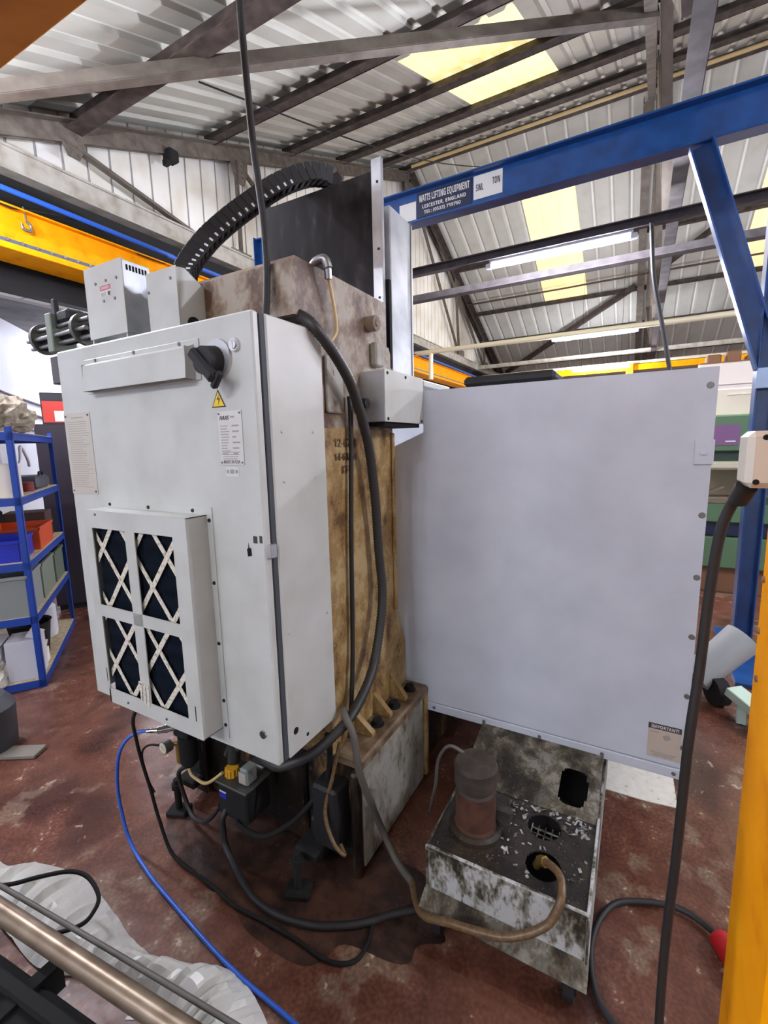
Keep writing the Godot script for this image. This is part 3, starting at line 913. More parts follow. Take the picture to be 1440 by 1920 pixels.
func build_machine() -> void:
	var m := thing("milling_machine", "large milling machine seen from behind, with rust-stained tan column and pale enclosure panel", "machine", V(-1.0, 0, -1.8))
	var zy := Transform3D(Basis(V(0, 0, -1), V(0, 1, 0), V(1, 0, 0)), Vector3.ZERO)
	var mb := MB.new()
	mb.prism(PackedVector2Array([Vector2(1.2, 0.46), Vector2(1.2, 1.61), Vector2(1.7, 1.61), Vector2(1.7, 0.83), Vector2(1.78, 0.66), Vector2(1.78, 0.46)]), zy, -1.6, -0.9)
	mb.bx(-0.9, -0.889, 0.84, 1.6, -1.7, -1.68, 0.004)
	part(m, "column", mb, M.cast)
	mb = MB.new()
	mb.prism(PackedVector2Array([Vector2(1.2, 1.61), Vector2(1.2, 1.936), Vector2(1.68, 1.936), Vector2(1.7, 1.9), Vector2(1.7, 1.61)]), zy, -1.6, -0.9)
	part(m, "upper_column", mb, M.casttop)
	mb = MB.new()
	mb.prism(PackedVector2Array([Vector2(1.1, 1.935), Vector2(1.1, 2.085), Vector2(1.115, 2.1), Vector2(1.66, 2.1), Vector2(1.66, 1.935)]), zy, -1.55, -0.9)
	part(m, "column_head", mb, M.casttop)
	# gussets at the foot of the column
	for q in [[-1.36, 0.05], [-1.5, 0.06], [-1.64, 0.075]]:
		mb = MB.new()
		mb.prism(PackedVector2Array([Vector2(-0.902, 0.46), Vector2(-0.825, 0.46), Vector2(-0.825, 0.475), Vector2(-0.902, 0.46 + q[1] * 1.5)]), xf(V(0, 0, q[0])), -0.012, 0.012)
		part(m, "gusset", mb, M.cast)
	for q in [-1.43, -1.57, -1.72]:
		mb = MB.new()
		mb.cyl(V(-0.85, 0.46, q), V(-0.85, 0.485, q), 0.02, -1, 6)
		mb.cyl(V(-0.85, 0.46, q), V(-0.85, 0.466, q), 0.028, -1, 14)
		part(m, "anchor_bolt", mb, M.dark)
	# bosses and brackets on the column side
	mb = MB.new()
	mb.cyl(V(-0.9, 1.995, -1.53), V(-0.865, 1.995, -1.53), 0.028, -1, 14)
	mb.cyl(V(-0.866, 1.995, -1.53), V(-0.862, 1.995, -1.53), 0.012, -1, 10)
	part(m, "boss", mb, M.casttop)
	mb = MB.new()
	mb.bx(-0.9, -0.87, 1.845, 1.93, -1.59, -1.53, 0.006)
	part(m, "bracket", mb, M.basep)
	mb = MB.new()
	mb.bx(-0.9, -0.888, 1.66, 1.84, -1.33, -1.235, 0.004)
	for yy in [1.7, 1.79]: mb.cyl(V(-0.889, yy, -1.28), V(-0.886, yy, -1.28), 0.009, -1, 10)
	part(m, "bracket", mb, M.basep)
	mb = MB.new()
	mb.cyl(V(-0.9, 1.7, -1.42), V(-0.85, 1.7, -1.42), 0.018, -1, 6)
	part(m, "bolt_head", mb, M.black)
	# cast marks
	text(m, "casting_mark", "12-67/8", V(-0.897, 1.562, -1.345), 0.14, 0.03, mat(C(96, 70, 44), 0.6), true, Basis(V(0, 0, -1), V(0, 1, 0), V(1, 0, 0)))
	text(m, "casting_mark", "14-68/44", V(-0.897, 1.514, -1.345), 0.14, 0.026, mat(C(96, 70, 44), 0.6), true, Basis(V(0, 0, -1), V(0, 1, 0), V(1, 0, 0)))
	text(m, "casting_mark", "8T-7", V(-0.897, 1.47, -1.345), 0.06, 0.026, mat(C(96, 70, 44), 0.6), true, Basis(V(0, 0, -1), V(0, 1, 0), V(1, 0, 0)))
	# base casting
	mb = MB.new()
	mb.bx(-1.72, -0.812, 0.03, 0.43, -1.79, -1.235, 0.01)
	mb.bx(-1.2, -1.05, 0.03, 0.44, -1.25, -1.215, 0.01)
	mb.bx(-1.72, -1.6, 0.03, 0.44, -1.25, -1.2, 0.01)
	part(m, "base", mb, M.oily)
	mb = MB.new()
	mb.bx(-1.73, -0.79, 0.42, 0.462, -1.8, -1.215, 0.008)
	part(m, "base_flange", mb, M.flange)
	mb = MB.new()
	mb.bx(-0.815, -0.8, 0.02, 0.42, -1.755, -1.235, 0.006)
	part(m, "side_cover", mb, M.basep)
	mb = MB.new()
	mb.bx(-0.83, -0.79, 0.02, 0.43, -1.8, -1.765, 0.008)
	part(m, "corner_post", mb, M.cast)
	mb = MB.new()
	mb.bx(-0.83, -0.8, 0.0, 0.42, -1.23, -1.19, 0.008)
	part(m, "corner_post", mb, M.oily)
	mb = MB.new()
	mb.bx(-1.6, -0.85, 0.0, 0.36, -3.1, -1.8)
	part(m, "bed", mb, M.oily)
	# levelling feet
	for q in [V(-0.97, 0, -1.06), V(-1.66, 0, -1.1)]:
		mb = MB.new()
		mb.bx(q.x - 0.05, q.x + 0.05, 0.09, 0.13, q.z - 0.04, -1.22, 0.008)
		mb.bx(q.x - 0.045, q.x + 0.045, 0.1, 0.3, -1.225, -1.19, 0.008)
		mb.cyl(q + V(0, 0.02, 0), q + V(0, 0.16, 0), 0.014, -1, 10)
		mb.cyl(q + V(0, 0.12, 0), q + V(0, 0.14, 0), 0.024, -1, 6)
		mb.box(xf(q + V(0, 0.012, 0), 0.4), V(0.09, 0.024, 0.07), 0.006)
		part(m, "levelling_foot", mb, M.dark)
	mb = MB.new()
	mb.bx(-0.97, -0.86, 0.12, 0.36, -1.24, -1.15, 0.01)
	mb.bx(-1.0, -0.95, 0.02, 0.2, -1.22, -1.17, 0.01)
	part(m, "way_bracket", mb, M.black)
	# head: black rear cover, galvanised side
	mb = MB.new()
	mb.bx(-1.51, -0.955, 1.95, 2.6, -1.7, -1.68, 0.003)
	var cv := part(m, "rear_cover", mb, M.cover, "scuffed black rear cover")
	for q in [[-1.28, 2.18, 0.02, 0.03], [-1.115, 2.09, 0.012, 0.032], [-1.015, 2.07, 0.012, 0.036]]:
		mb = MB.new()
		mb.bx(q[0] - q[2], q[0] + q[2], q[1] - q[3], q[1] + q[3], -1.681, -1.6785)
		part(cv, "slot", mb, M.hole)
	mb = MB.new()
	mb.bx(-0.957, -0.912, 1.85, 2.635, -1.69, -1.672, 0.002)
	mb.bx(-0.935, -0.93, 1.85, 2.635, -1.7, -1.69)
	var sf := part(m, "side_flange", mb, M.silver)
	for yy in [2.55, 2.31, 2.13]: screw(sf, V(-0.93, yy, -1.672), V(0, 0, 1), 0.006, M.black)
	mb = MB.new()
	mb.bx(-1.4, -0.9, 1.84, 2.48, -1.92, -1.715, 0.004)
	part(m, "side_cover", mb, M.silver, "bright galvanised side cover")
	mb = MB.new()
	mb.bx(-0.905, -0.896, 1.84, 2.48, -1.9, -1.895)
	part(m, "cover_seam", mb, M.steel)
	mb = MB.new()
	mb.bx(-0.93, -0.899, 1.86, 2.2, -1.712, -1.694)
	part(m, "slide_gap", mb, M.hole)
	# guard box between column and enclosure
	mb = MB.new()
	mb.bx(-0.945, -0.8, 1.635, 1.815, -1.782, -1.457, 0.003)
	var gb := part(m, "guard_box", mb, M.silver)
	mb = MB.new()
	mb.bx(-0.801, -0.797, 1.635, 1.818, -1.784, -1.455)
	part(gb, "guard_side", mb, M.cab)
	mb = MB.new()
	mb.bx(-0.9, -0.8, 1.79, 1.815, -2.1, -1.8, 0.003)
	part(gb, "guard_top", mb, M.cab)
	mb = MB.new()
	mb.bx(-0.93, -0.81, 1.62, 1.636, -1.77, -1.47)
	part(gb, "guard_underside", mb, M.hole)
	for q in [V(-0.797, 1.805, -1.475), V(-0.797, 1.645, -1.475), V(-0.797, 1.805, -1.62), V(-0.797, 1.645, -1.765)]: screw(gb, q, V(1, 0, 0), 0.007, M.black)
	# enclosure
	mb = MB.new()
	mb.prism(PackedVector2Array([Vector2(-0.8, 1.77), Vector2(0.206, 1.77), Vector2(0.195, 0.388), Vector2(-0.95, 0.388), Vector2(-0.95, 1.54), Vector2(-0.8, 1.6)]), xf(V(0, 0, -1.79)), -0.012, 0.0)
	var ep := part(m, "enclosure_panel", mb, M.panel)
	mb = MB.new()
	mb.bx(-0.797, 0.195, 0.345, 0.384, -1.805, -1.784, 0.003)
	part(ep, "bottom_lip", mb, M.panel)
	for x in [-0.758, -0.527, -0.297, -0.067, 0.165]: screw(ep, V(x, 0.364, -1.784), V(0, 0, 1), 0.009)
	for q in [[0.185, 1.714], [0.190, 1.3], [0.189, 1.09], [0.188, 0.881], [0.188, 0.664], [0.187, 0.468]]: screw(ep, V(q[0], q[1], -1.79), V(0, 0, 1), 0.012)
	mb = MB.new()
	mb.bx(0.155, 0.208, 1.465, 1.545, -1.79, -1.783, 0.002)
	mb.cyl(V(0.178, 1.505, -1.783), V(0.178, 1.505, -1.776), 0.009, -1, 10)
	part(ep, "hinge_plate", mb, M.panel)
	mb = MB.new()
	mb.bx(0.079, 0.181, 0.408, 0.538, -1.79, -1.788)
	var im := part(ep, "notice_sticker", mb, M.plate, "small notice sticker with black heading")
	mb = MB.new()
	mb.bx(0.079, 0.181, 0.518, 0.538, -1.789, -1.787)
	part(ep, "notice_heading", mb, M.ink)
	text(ep, "lettering", "IMPORTANT!", V(0.13, 0.528, -1.7868), 0.085, 0.012, M.signwhite, true)
	mb = MB.new()
	mb.box(Transform3D(Basis(V(0, 0, 1), 0.5), V(0.137, 0.492, -1.7875)), V(0.02, 0.018, 0.002))
	part(ep, "notice_symbol", mb, M.inkgrey)
	mb = MB.new()
	mb.bx(0.086, 0.112, 0.505, 0.508, -1.7885, -1.787)
	mb.bx(0.09, 0.168, 0.425, 0.429, -1.7885, -1.787)
	mb.bx(0.096, 0.16, 0.417, 0.421, -1.7885, -1.787)
	part(ep, "notice_print", mb, M.inkgrey).set_meta("kind", "stuff")
	mb = MB.new()
	mb.bx(-0.95, 0.19, 0.36, 0.39, -3.2, -1.81)
	mb.bx(0.17, 0.19, 0.38, 1.75, -3.2, -1.81, 0.004)
	mb.bx(-2.2, 0.19, 0.38, 1.75, -3.22, -3.2)
	part(m, "enclosure_body", mb, M.panel)
	mb = MB.new()
	mb.bx(-0.65, -0.29, 1.78, 1.82, -2.1, -1.86, 0.015)
	part(m, "top_tray", mb, M.black)

func build_cabinet() -> void:
	var c := thing("control_cabinet", "tall off-white electrical control cabinet on the back of the machine", "cabinet", V(-1.33, 0.628, -1.04))
	var mb := MB.new()
	mb.bx(-1.795, -0.863, 0.63, 1.895, -1.18, -0.94, 0.004)
	var body := part(c, "body", mb, M.cab)
	for q in [[1.595, -0.98], [1.595, -1.12], [1.458, -0.98], [1.458, -1.12], [1.016, -0.966], [1.016, -1.153]]: screw(body, V(-0.863, q[0], q[1]), V(1, 0, 0), 0.006, M.cab)
	for q in [[0.705, -0.971, 0.011], [0.662, -1.024, 0.006]]:
		mb = MB.new()
		mb.cyl(V(-0.8635, q[0], q[1]), V(-0.862, q[0], q[1]), q[2], -1, 12)
		part(body, "hole", mb, M.hole)
	mb = MB.new()
	mb.bx(-1.79, -0.868, 0.634, 1.893, -0.941, -0.924)
	part(c, "door_gasket", mb, mat(C(66, 70, 76), 0.7))
	mb = MB.new()
	mb.bx(-1.8, -0.872, 0.628, 1.898, -0.925, -0.9, 0.005)
	var door := part(c, "door", mb, M.cab)
	# louvre hood with its flange
	mb = MB.new()
	mb.bx(-1.625, -1.07, 1.742, 1.852, -0.9, -0.8965, 0.001)
	part(door, "hood_flange", mb, M.cab)
	mb = MB.new()
	mb.prism(PackedVector2Array([Vector2(0.9, 1.84), Vector2(0.868, 1.825), Vector2(0.862, 1.745), Vector2(0.868, 1.745), Vector2(0.874, 1.82), Vector2(0.9, 1.834)]), Transform3D(Basis(V(0, 0, -1), V(0, 1, 0), V(1, 0, 0)), Vector3.ZERO), -1.595, -1.09)
	mb.bx(-1.595, -1.59, 1.745, 1.83, -0.9, -0.865)
	mb.bx(-1.095, -1.09, 1.745, 1.83, -0.9, -0.865)
	part(door, "vent_hood", mb, M.cab)
	for q in [[-1.563, 1.845], [-1.358, 1.846], [-1.148, 1.845], [-1.08, 1.799]]: screw(door, V(q[0], q[1], -0.8965), V(0, 0, 1), 0.007)
	# rotary isolator and key lock
	mb = MB.new()
	mb.cyl(V(-1.0, 1.79, -0.9), V(-1.0, 1.79, -0.893), 0.052, 0.05, 28)
	part(door, "isolator_plate", mb, M.alu)
	mb = MB.new()
	mb.cyl(V(-1.012, 1.782, -0.893), V(-1.012, 1.782, -0.855), 0.042, 0.036, 24)
	mb.bar(V(-1.045, 1.808, -0.852), V(-0.965, 1.728, -0.852), 0.032, 0.028, V(0, 0, 1), 0.008)
	mb.bar(V(-0.972, 1.733, -0.856), V(-0.958, 1.722, -0.86), 0.05, 0.02, V(0, 0, 1), 0.006)
	part(door, "isolator_handle", mb, M.black, "black rotary isolator handle")
	mb = MB.new()
	mb.cyl(V(-0.934, 1.818, -0.9), V(-0.934, 1.818, -0.891), 0.018, 0.016, 20)
	mb.cyl(V(-0.934, 1.818, -0.891), V(-0.934, 1.818, -0.888), 0.012, -1, 16)
	mb.bx(-0.9355, -0.9325, 1.808, 1.828, -0.888, -0.887)
	part(door, "key_lock", mb, M.chrome)
	# warning triangle
	mb = MB.new()
	mb.prism(PackedVector2Array([Vector2(-1.011, 1.711), Vector2(-1.038, 1.663), Vector2(-0.984, 1.663)]), xf(V(0, 0, -0.9)), 0, 0.001)
	part(door, "warning_triangle", mb, M.ink)
	mb = MB.new()
	mb.prism(PackedVector2Array([Vector2(-1.011, 1.704), Vector2(-1.033, 1.666), Vector2(-0.989, 1.666)]), xf(V(0, 0, -0.8985)), -0.0005, 0.0)
	part(door, "warning_triangle", mb, M.warn, "yellow face of the warning triangle")
	mb = MB.new()
	mb.prism(PackedVector2Array([Vector2(-1.008, 1.696), Vector2(-1.017, 1.684), Vector2(-1.009, 1.684), Vector2(-1.012, 1.669), Vector2(-1.003, 1.687), Vector2(-1.010, 1.687)]), xf(V(0, 0, -0.898)), -0.0003, 0.0)
	part(door, "lightning_flash", mb, M.ink)
	# name plate
	mb = MB.new()
	mb.bx(-1.018, -0.928, 1.506, 1.652, -0.9, -0.898)
	part(door, "name_plate", mb, M.namep)
	text(door, "lettering", "HAAS", V(-0.992, 1.634, -0.8978), 0.034, 0.011, M.ink, true, Basis(), 0.3)
	mb = MB.new()
	var rng := RandomNumberGenerator.new()
	rng.seed = 5
	for i in 11:
		var y := 1.612 - 0.0075 * i
		mb.bx(-1.01, -1.01 + rng.randf_range(0.02, 0.034), y - 0.0013, y + 0.0013, -0.898, -0.8977)
		if i % 2 == 0: mb.bx(-0.966, -0.966 + rng.randf_range(0.012, 0.028), y - 0.002, y + 0.002, -0.898, -0.8977)
	for i in 4:
		var y := 1.541 - 0.006 * i
		mb.bx(-1.006, -0.94 - 0.004 * i, y - 0.001, y + 0.001, -0.898, -0.8977)
	mb.bx(-0.97, -0.955, 1.633, 1.638, -0.898, -0.8977)
	part(door, "plate_print", mb, M.inkgrey)
	text(door, "lettering", "MADE IN USA", V(-0.974, 1.515, -0.8978), 0.062, 0.009, M.ink, false)
	for q in [[-1.012, 1.645], [-0.934, 1.645], [-1.012, 1.513], [-0.934, 1.513]]: screw(door, V(q[0], q[1], -0.898), V(0, 0, 1), 0.003)
	mb = MB.new()
	mb.bx(-1.001, -0.952, 1.475, 1.501, -0.9, -0.8992)
	part(door, "approval_sticker", mb, M.signwhite)
	mb = MB.new()
	mb.cyl(V(-0.994, 1.488, -0.8992), V(-0.994, 1.488, -0.8988), 0.005, -1, 12)
	mb.bx(-0.985, -0.97, 1.482, 1.494, -0.8992, -0.8988)
	mb.cyl(V(-0.96, 1.488, -0.8992), V(-0.96, 1.488, -0.8988), 0.005, -1, 12)
	part(door, "sticker_print", mb, M.inkgrey)
	# long instruction plate on the left
	mb = MB.new()
	mb.bx(-1.796, -1.636, 1.404, 1.686, -0.9, -0.8985)
	part(door, "instruction_plate", mb, M.plate)
	mb = MB.new()
	mb.bx(-1.75, -1.68, 1.668, 1.671, -0.8985, -0.898)
	for i in 30:
		var y := 1.655 - 0.0078 * i
		mb.bx(-1.78, -1.66 + rng.randf_range(-0.04, 0.008), y - 0.001, y + 0.001, -0.8985, -0.8981)
	part(door, "plate_print", mb, mat(C(166, 156, 142), 0.6))
	for q in [[-1.785, 1.676], [-1.647, 1.676], [-1.647, 1.414], [-1.785, 1.414]]: screw(door, V(q[0], q[1], -0.8985), V(0, 0, 1), 0.004)
	# broken door lock hole, latch hasp, plug
	mb = MB.new()
	mb.prism(PackedVector2Array([Vector2(-0.941, 1.274), Vector2(-0.926, 1.278), Vector2(-0.924, 1.256), Vector2(-0.939, 1.252)]), xf(V(0, 0, -0.9)), -0.001, 0.0012)
	mb.prism(PackedVector2Array([Vector2(-0.937, 1.272), Vector2(-0.934, 1.292), Vector2(-0.932, 1.272)]), xf(V(0, 0, -0.9)), -0.001, 0.001)
	part(door, "lock_hole", mb, M.hole)
	mb = MB.new()
	mb.bx(-0.915, -0.9, 1.292, 1.312, -0.9, -0.8992)
	mb.bx(-0.892, -0.882, 1.294, 1.314, -0.9, -0.8992)
	part(door, "tape_mark", mb, M.ink)
	mb = MB.new()
	mb.bx(-0.876, -0.858, 1.252, 1.29, -0.93, -0.905, 0.002)
	mb.bx(-0.8585, -0.8575, 1.262, 1.28, -0.92, -0.914)
	part(door, "hasp", mb, M.alu)
	mb = MB.new()
	mb.cyl(V(-0.926, 0.716, -0.9), V(-0.926, 0.716, -0.896), 0.014, 0.012, 16)
	part(door, "plug", mb, M.chrome)
	# filter box
	mb = MB.new()
	mb.bx(-1.62, -1.07, 0.66, 1.385, -0.9, -0.897, 0.001)
	part(door, "filter_flange", mb, M.cab)
	for q in [[-1.57, 1.373], [-1.361, 1.372], [-1.151, 1.372], [-1.082, 1.346], [-1.082, 1.158], [-1.082, 0.969], [-1.08, 0.784], [-1.08, 0.703]]: screw(door, V(q[0], q[1], -0.897), V(0, 0, 1), 0.007, M.black)
	var f := thing("filter_box", "off-white slotted filter box screwed low on the control cabinet door", "filter", V(-1.345, 0.69, -0.86))
	mb = MB.new()
	mb.bx(-1.6, -1.558, 0.735, 1.362, -0.826, -0.823)
	mb.bx(-1.565, -1.558, 0.69, 0.74, -0.826, -0.823)
	mb.bx(-1.153, -1.092, 0.69, 1.362, -0.826, -0.823)
	mb.bx(-1.558, -1.153, 1.305, 1.362, -0.826, -0.823)
	mb.bx(-1.565, -1.153, 0.69, 0.743, -0.826, -0.823)
	mb.bx(-1.381, -1.333, 0.743, 1.305, -0.826, -0.823)
	mb.bx(-1.558, -1.153, 1.002, 1.043, -0.826, -0.823)
	part(f, "front_grille", mb, M.cab)
	for q in [[-1.0945, -1.092, 0.69, 1.362], [-1.6, -1.5975, 0.735, 1.362]]:
		mb = MB.new()
		mb.bx(q[0], q[1], q[2], q[3], -0.897, -0.824)
		part(f, "side_wall", mb, M.cab)
	mb = MB.new()
	mb.bx(-1.6, -1.092, 1.3595, 1.362, -0.897, -0.824)
	part(f, "top_wall", mb, M.cab)
	mb = MB.new()
	mb.bx(-1.565, -1.092, 0.69, 0.6925, -0.897, -0.824)
	part(f, "bottom_wall", mb, M.cab)
	for q in [V(-1.46, 0.713, -0.823), V(-1.26, 0.712, -0.823), V(-1.53, 1.35, -0.823)]: screw(f, q, V(0, 0, 1), 0.005)
	for q in [[-1.568, 0.79], [-1.118, 0.77]]:
		mb = MB.new()
		mb.bx(q[0] - 0.002, q[0] + 0.002, q[1] - 0.024, q[1] + 0.024, -0.8232, -0.8226)
		part(f, "slot", mb, M.hole)
	# cardboard lattice and pleated filter
	var poly := PackedVector2Array([Vector2(-1.56, 0.738), Vector2(-1.15, 0.738), Vector2(-1.15, 1.308), Vector2(-1.56, 1.308)])
	for s in [1.0, -1.0]:
		for i in range(-4, 8):
			var cen := Vector2(-1.366, 1.236) + Vector2(0.163 * i, 0)
			var dir := Vector2(0.0815 * s, 0.1015).normalized()
			var w := Vector2(-dir.y, dir.x) * 0.0085
			var strip := PackedVector2Array([cen - dir * 1.2 - w, cen + dir * 1.2 - w, cen + dir * 1.2 + w, cen - dir * 1.2 + w])
			for cut in Geometry2D.intersect_polygons(poly, strip):
				mb = MB.new()
				mb.prism(cut, xf(V(0, 0, -0.834 if s > 0 else -0.8355)), -0.0012, 0)
				part(f, "lattice_strip", mb, M.card)
	mb = MB.new()
	var np := 24
	for i in np:
		var xa := -1.57 + 0.44 * i / np
		var xb := -1.57 + 0.44 * (i + 0.5) / np
		var xc := -1.57 + 0.44 * (i + 1) / np
		mb.quad(V(xa, 0.7, -0.88), V(xb, 0.7, -0.842), V(xb, 1.34, -0.842), V(xa, 1.34, -0.88))
		mb.quad(V(xb, 0.7, -0.842), V(xc, 0.7, -0.88), V(xc, 1.34, -0.88), V(xb, 1.34, -0.842))
	part(f, "pleated_filter", mb, M.filter)
	# torn comb of cardboard hanging in the middle
	mb = MB.new()
	for i in 3: mb.box(Transform3D(Basis(V(0, 0, 1), -0.06), V(-1.378 + 0.018 * i, 0.775 - 0.006 * i, -0.8215)), V(0.009, 0.06, 0.0015))
	mb.box(Transform3D(Basis(V(0, 0, 1), -0.1), V(-1.362, 0.803, -0.8215)), V(0.05, 0.009, 0.0015))
	part(f, "torn_card", mb, M.card)

func build_top_boxes() -> void:
	var h := thing("resistor_box", "grey sheet-metal box with a red HOT label on top of the control cabinet", "box", V(-1.595, 1.898, -1.02))
	var mb := MB.new()
	mb.bx(-1.7, -1.49, 1.94, 2.165, -1.07, -0.972, 0.002)
	part(h, "body", mb, M.silver)
	mb = MB.new()
	mb.bx(-1.702, -1.488, 1.938, 2.168, -0.972, -0.969)
	var fp := part(h, "front_plate", mb, M.cab)
	for q in [[-1.638, 2.112], [-1.578, 2.113], [-1.52, 2.112], [-1.6, 2.051], [-1.538, 2.051]]: screw(fp, V(q[0], q[1], -0.969), V(0, 0, 1), 0.006, M.steel)
	mb = MB.new()
	mb.bx(-1.617, -1.555, 2.064, 2.103, -0.969, -0.9682)
	part(fp, "hot_label", mb, M.signwhite)
	mb = MB.new()
	mb.bx(-1.615, -1.557, 2.084, 2.1, -0.9685, -0.9678)
	part(fp, "label_heading", mb, M.pinkred)
	text(fp, "lettering", "DANGER", V(-1.586, 2.092, -0.9676), 0.044, 0.009, M.signwhite, true)
	text(fp, "lettering", "HOT", V(-1.597, 2.072, -0.968), 0.026, 0.011, M.inkgrey, true)
	mb = MB.new()
	mb.bx(-1.573, -1.56, 2.066, 2.078, -0.969, -0.9678)
	part(fp, "label_symbol", mb, M.ink)
	mb = MB.new()
	for i in 7: mb.bx(-1.4895, -1.4885, 2.135 + 0.0 * i, 2.152, -0.985 - 0.011 * i - 0.006, -0.985 - 0.011 * i)
	part(h, "vent_slots", mb, M.hole)
	for q in [[-1.695, 1.8985], [-1.5, 1.8985]]:
		mb = MB.new()
		mb.bx(q[0] - 0.004, q[0] + 0.004, 1.898, 1.942, -1.06, -0.974)
		part(h, "foot", mb, M.silver)
	var b := thing("cable_box", "grey sheet-metal cable entry box with sloping top beside the HOT box", "box", V(-1.33, 1.898, -1.06))
	mb = MB.new()
	mb.prism(PackedVector2Array([Vector2(0.999, 1.9), Vector2(0.999, 2.105), Vector2(1.03, 2.11), Vector2(1.115, 2.06), Vector2(1.115, 1.9)]), Transform3D(Basis(V(0, 0, -1), V(0, 1, 0), V(1, 0, 0)), Vector3.ZERO), -1.405, -1.266)
	part(b, "body", mb, M.cab)
	mb = MB.new()
	mb.bx(-1.408, -1.264, 1.9, 2.108, -0.999, -0.996)
	var bp := part(b, "front_plate", mb, M.cab)
	for q in [[-1.29, 2.075], [-1.4, 2.05], [-1.275, 1.915]]: screw(bp, V(q[0], q[1], -0.996), V(0, 0, 1), 0.006, M.steel)
	mb = MB.new()
	mb.cyl(V(-1.267, 1.945, -1.05), V(-1.262, 1.945, -1.05), 0.024, -1, 16)
	part(b, "grommet", mb, M.dark)
	# cable chain
	var ch := thing("cable_chain", "black plastic cable drag chain arching from cable box to head cover", "cable chain", V(-1.4, 2.0, -1.3))
	var path := [V(-1.34, 2.0, -1.09), V(-1.42, 2.1, -1.15), V(-1.47, 2.18, -1.2), V(-1.485, 2.25, -1.25), V(-1.475, 2.33, -1.31), V(-1.45, 2.4, -1.37), V(-1.41, 2.475, -1.44), V(-1.34, 2.59, -1.56), V(-1.285, 2.66, -1.66), V(-1.255, 2.695, -1.74), V(-1.225, 2.69, -1.8), V(-1.21, 2.62, -1.82), V(-1.2, 2.5, -1.82)]
	var cu := Curve3D.new()
	for q in MB.new().smooth(path, 8): cu.add_point(q)
	var n := 38
	var L := cu.get_baked_length()
	for i in n:
		var p := cu.sample_baked(L * (i + 0.5) / n)
		var t := (cu.sample_baked(minf(L, L * (i + 1.0) / n)) - cu.sample_baked(L * i / n)).normalized()
		var side := V(0.6, -0.1, 0.75)
		side = (side - t * side.dot(t)).normalized()
		var nn := t.cross(side)
		var lk := MB.new()
		var hl := L / n * 0.5
		lk.box(Transform3D(Basis(side, nn, t), p), V(0.06, 0.056, hl * 1.35), 0.004)
		for s in [-1.0, 1.0]: lk.box(Transform3D(Basis(side, nn, t), p + side * 0.032 * s), V(0.008, 0.068, hl * 2.0), 0.004)
		part(ch, "chain_link", lk, M.black)
		if i > 2 and i < 26:
			var pin := MB.new()
			pin.box(Transform3D(Basis(side, nn, t), p + side * 0.035 + nn * 0.02), V(0.006, 0.015, 0.009), 0.002)
			part(ch, "chain_pin", pin, M.cap)
	# reel on the left of the cabinet top
	var r := thing("spindle_reel", "dark two-flanged reel on rods behind the top left of the control cabinet", "reel", V(-2.2, 1.9, -1.15))
	for x in [-2.4, -2.07]:
		mb = MB.new()
		mb.cyl(V(x, 2.06, -1.16), V(x + 0.02, 2.06, -1.16), 0.066, -1, 28)
		part(r, "flange", mb, mat(C(70, 72, 64), 0.45))
	for q in [[0.04, 0.03], [0.0, 0.045], [-0.03, 0.03]]:
		mb = MB.new()
		mb.cyl(V(-2.45, 2.05 + q[0], -1.16 + q[1]), V(-1.98, 2.05 + q[0], -1.16 + q[1]), 0.009, -1, 10)
		part(r, "rod", mb, M.steel)
	mb = MB.new()
	mb.cyl(V(-2.42, 2.04, -1.16), V(-2.0, 2.05, -1.16), 0.03, -1, 16)
	part(r, "core", mb, M.dark)
	mb = MB.new()
	mb.bx(-2.26, -2.215, 1.98, 2.14, -1.2, -1.1, 0.004)
	part(r, "bracket", mb, M.crateg)
	mb = MB.new()
	mb.bx(-2.235, -2.21, 2.08, 2.2, -1.14, -1.12, 0.003)
	mb.bx(-2.21, -2.12, 2.1, 2.15, -1.2, -1.12, 0.01)
	part(r, "motor", mb, M.black)
	mb = MB.new()
	mb.bx(-2.44, -1.9, 1.87, 1.995, -1.3, -1.19, 0.004)
	solo("relay_box", mb, mat(C(52, 46, 52), 0.5), "dark relay box tucked behind the top left edge of the control cabinet", "box")
	# lubrication elbow and tube on the column head
	var e := thing("oil_line", "tan oil tube bending down from a steel elbow on the column head", "pipe", V(-0.88, 1.87, -1.24))
	mb = MB.new()
	mb.tube([V(-0.93, 2.1, -1.23), V(-0.9, 2.115, -1.22), V(-0.868, 2.115, -1.22), V(-0.86, 2.09, -1.225)], 0.014, 10, 5)
	mb.cyl(V(-0.862, 2.09, -1.226), V(-0.864, 2.06, -1.23), 0.011, -1, 6)
	part(e, "elbow", mb, M.steel)
	mb = MB.new()
	mb.tube([V(-0.866, 2.07, -1.232), V(-0.87, 2.026, -1.254), V(-0.872, 1.951, -1.276), V(-0.874, 1.91, -1.276), V(-0.885, 1.872, -1.244)], 0.0055, 8, 6)
	part(e, "tube", mb, M.tan)

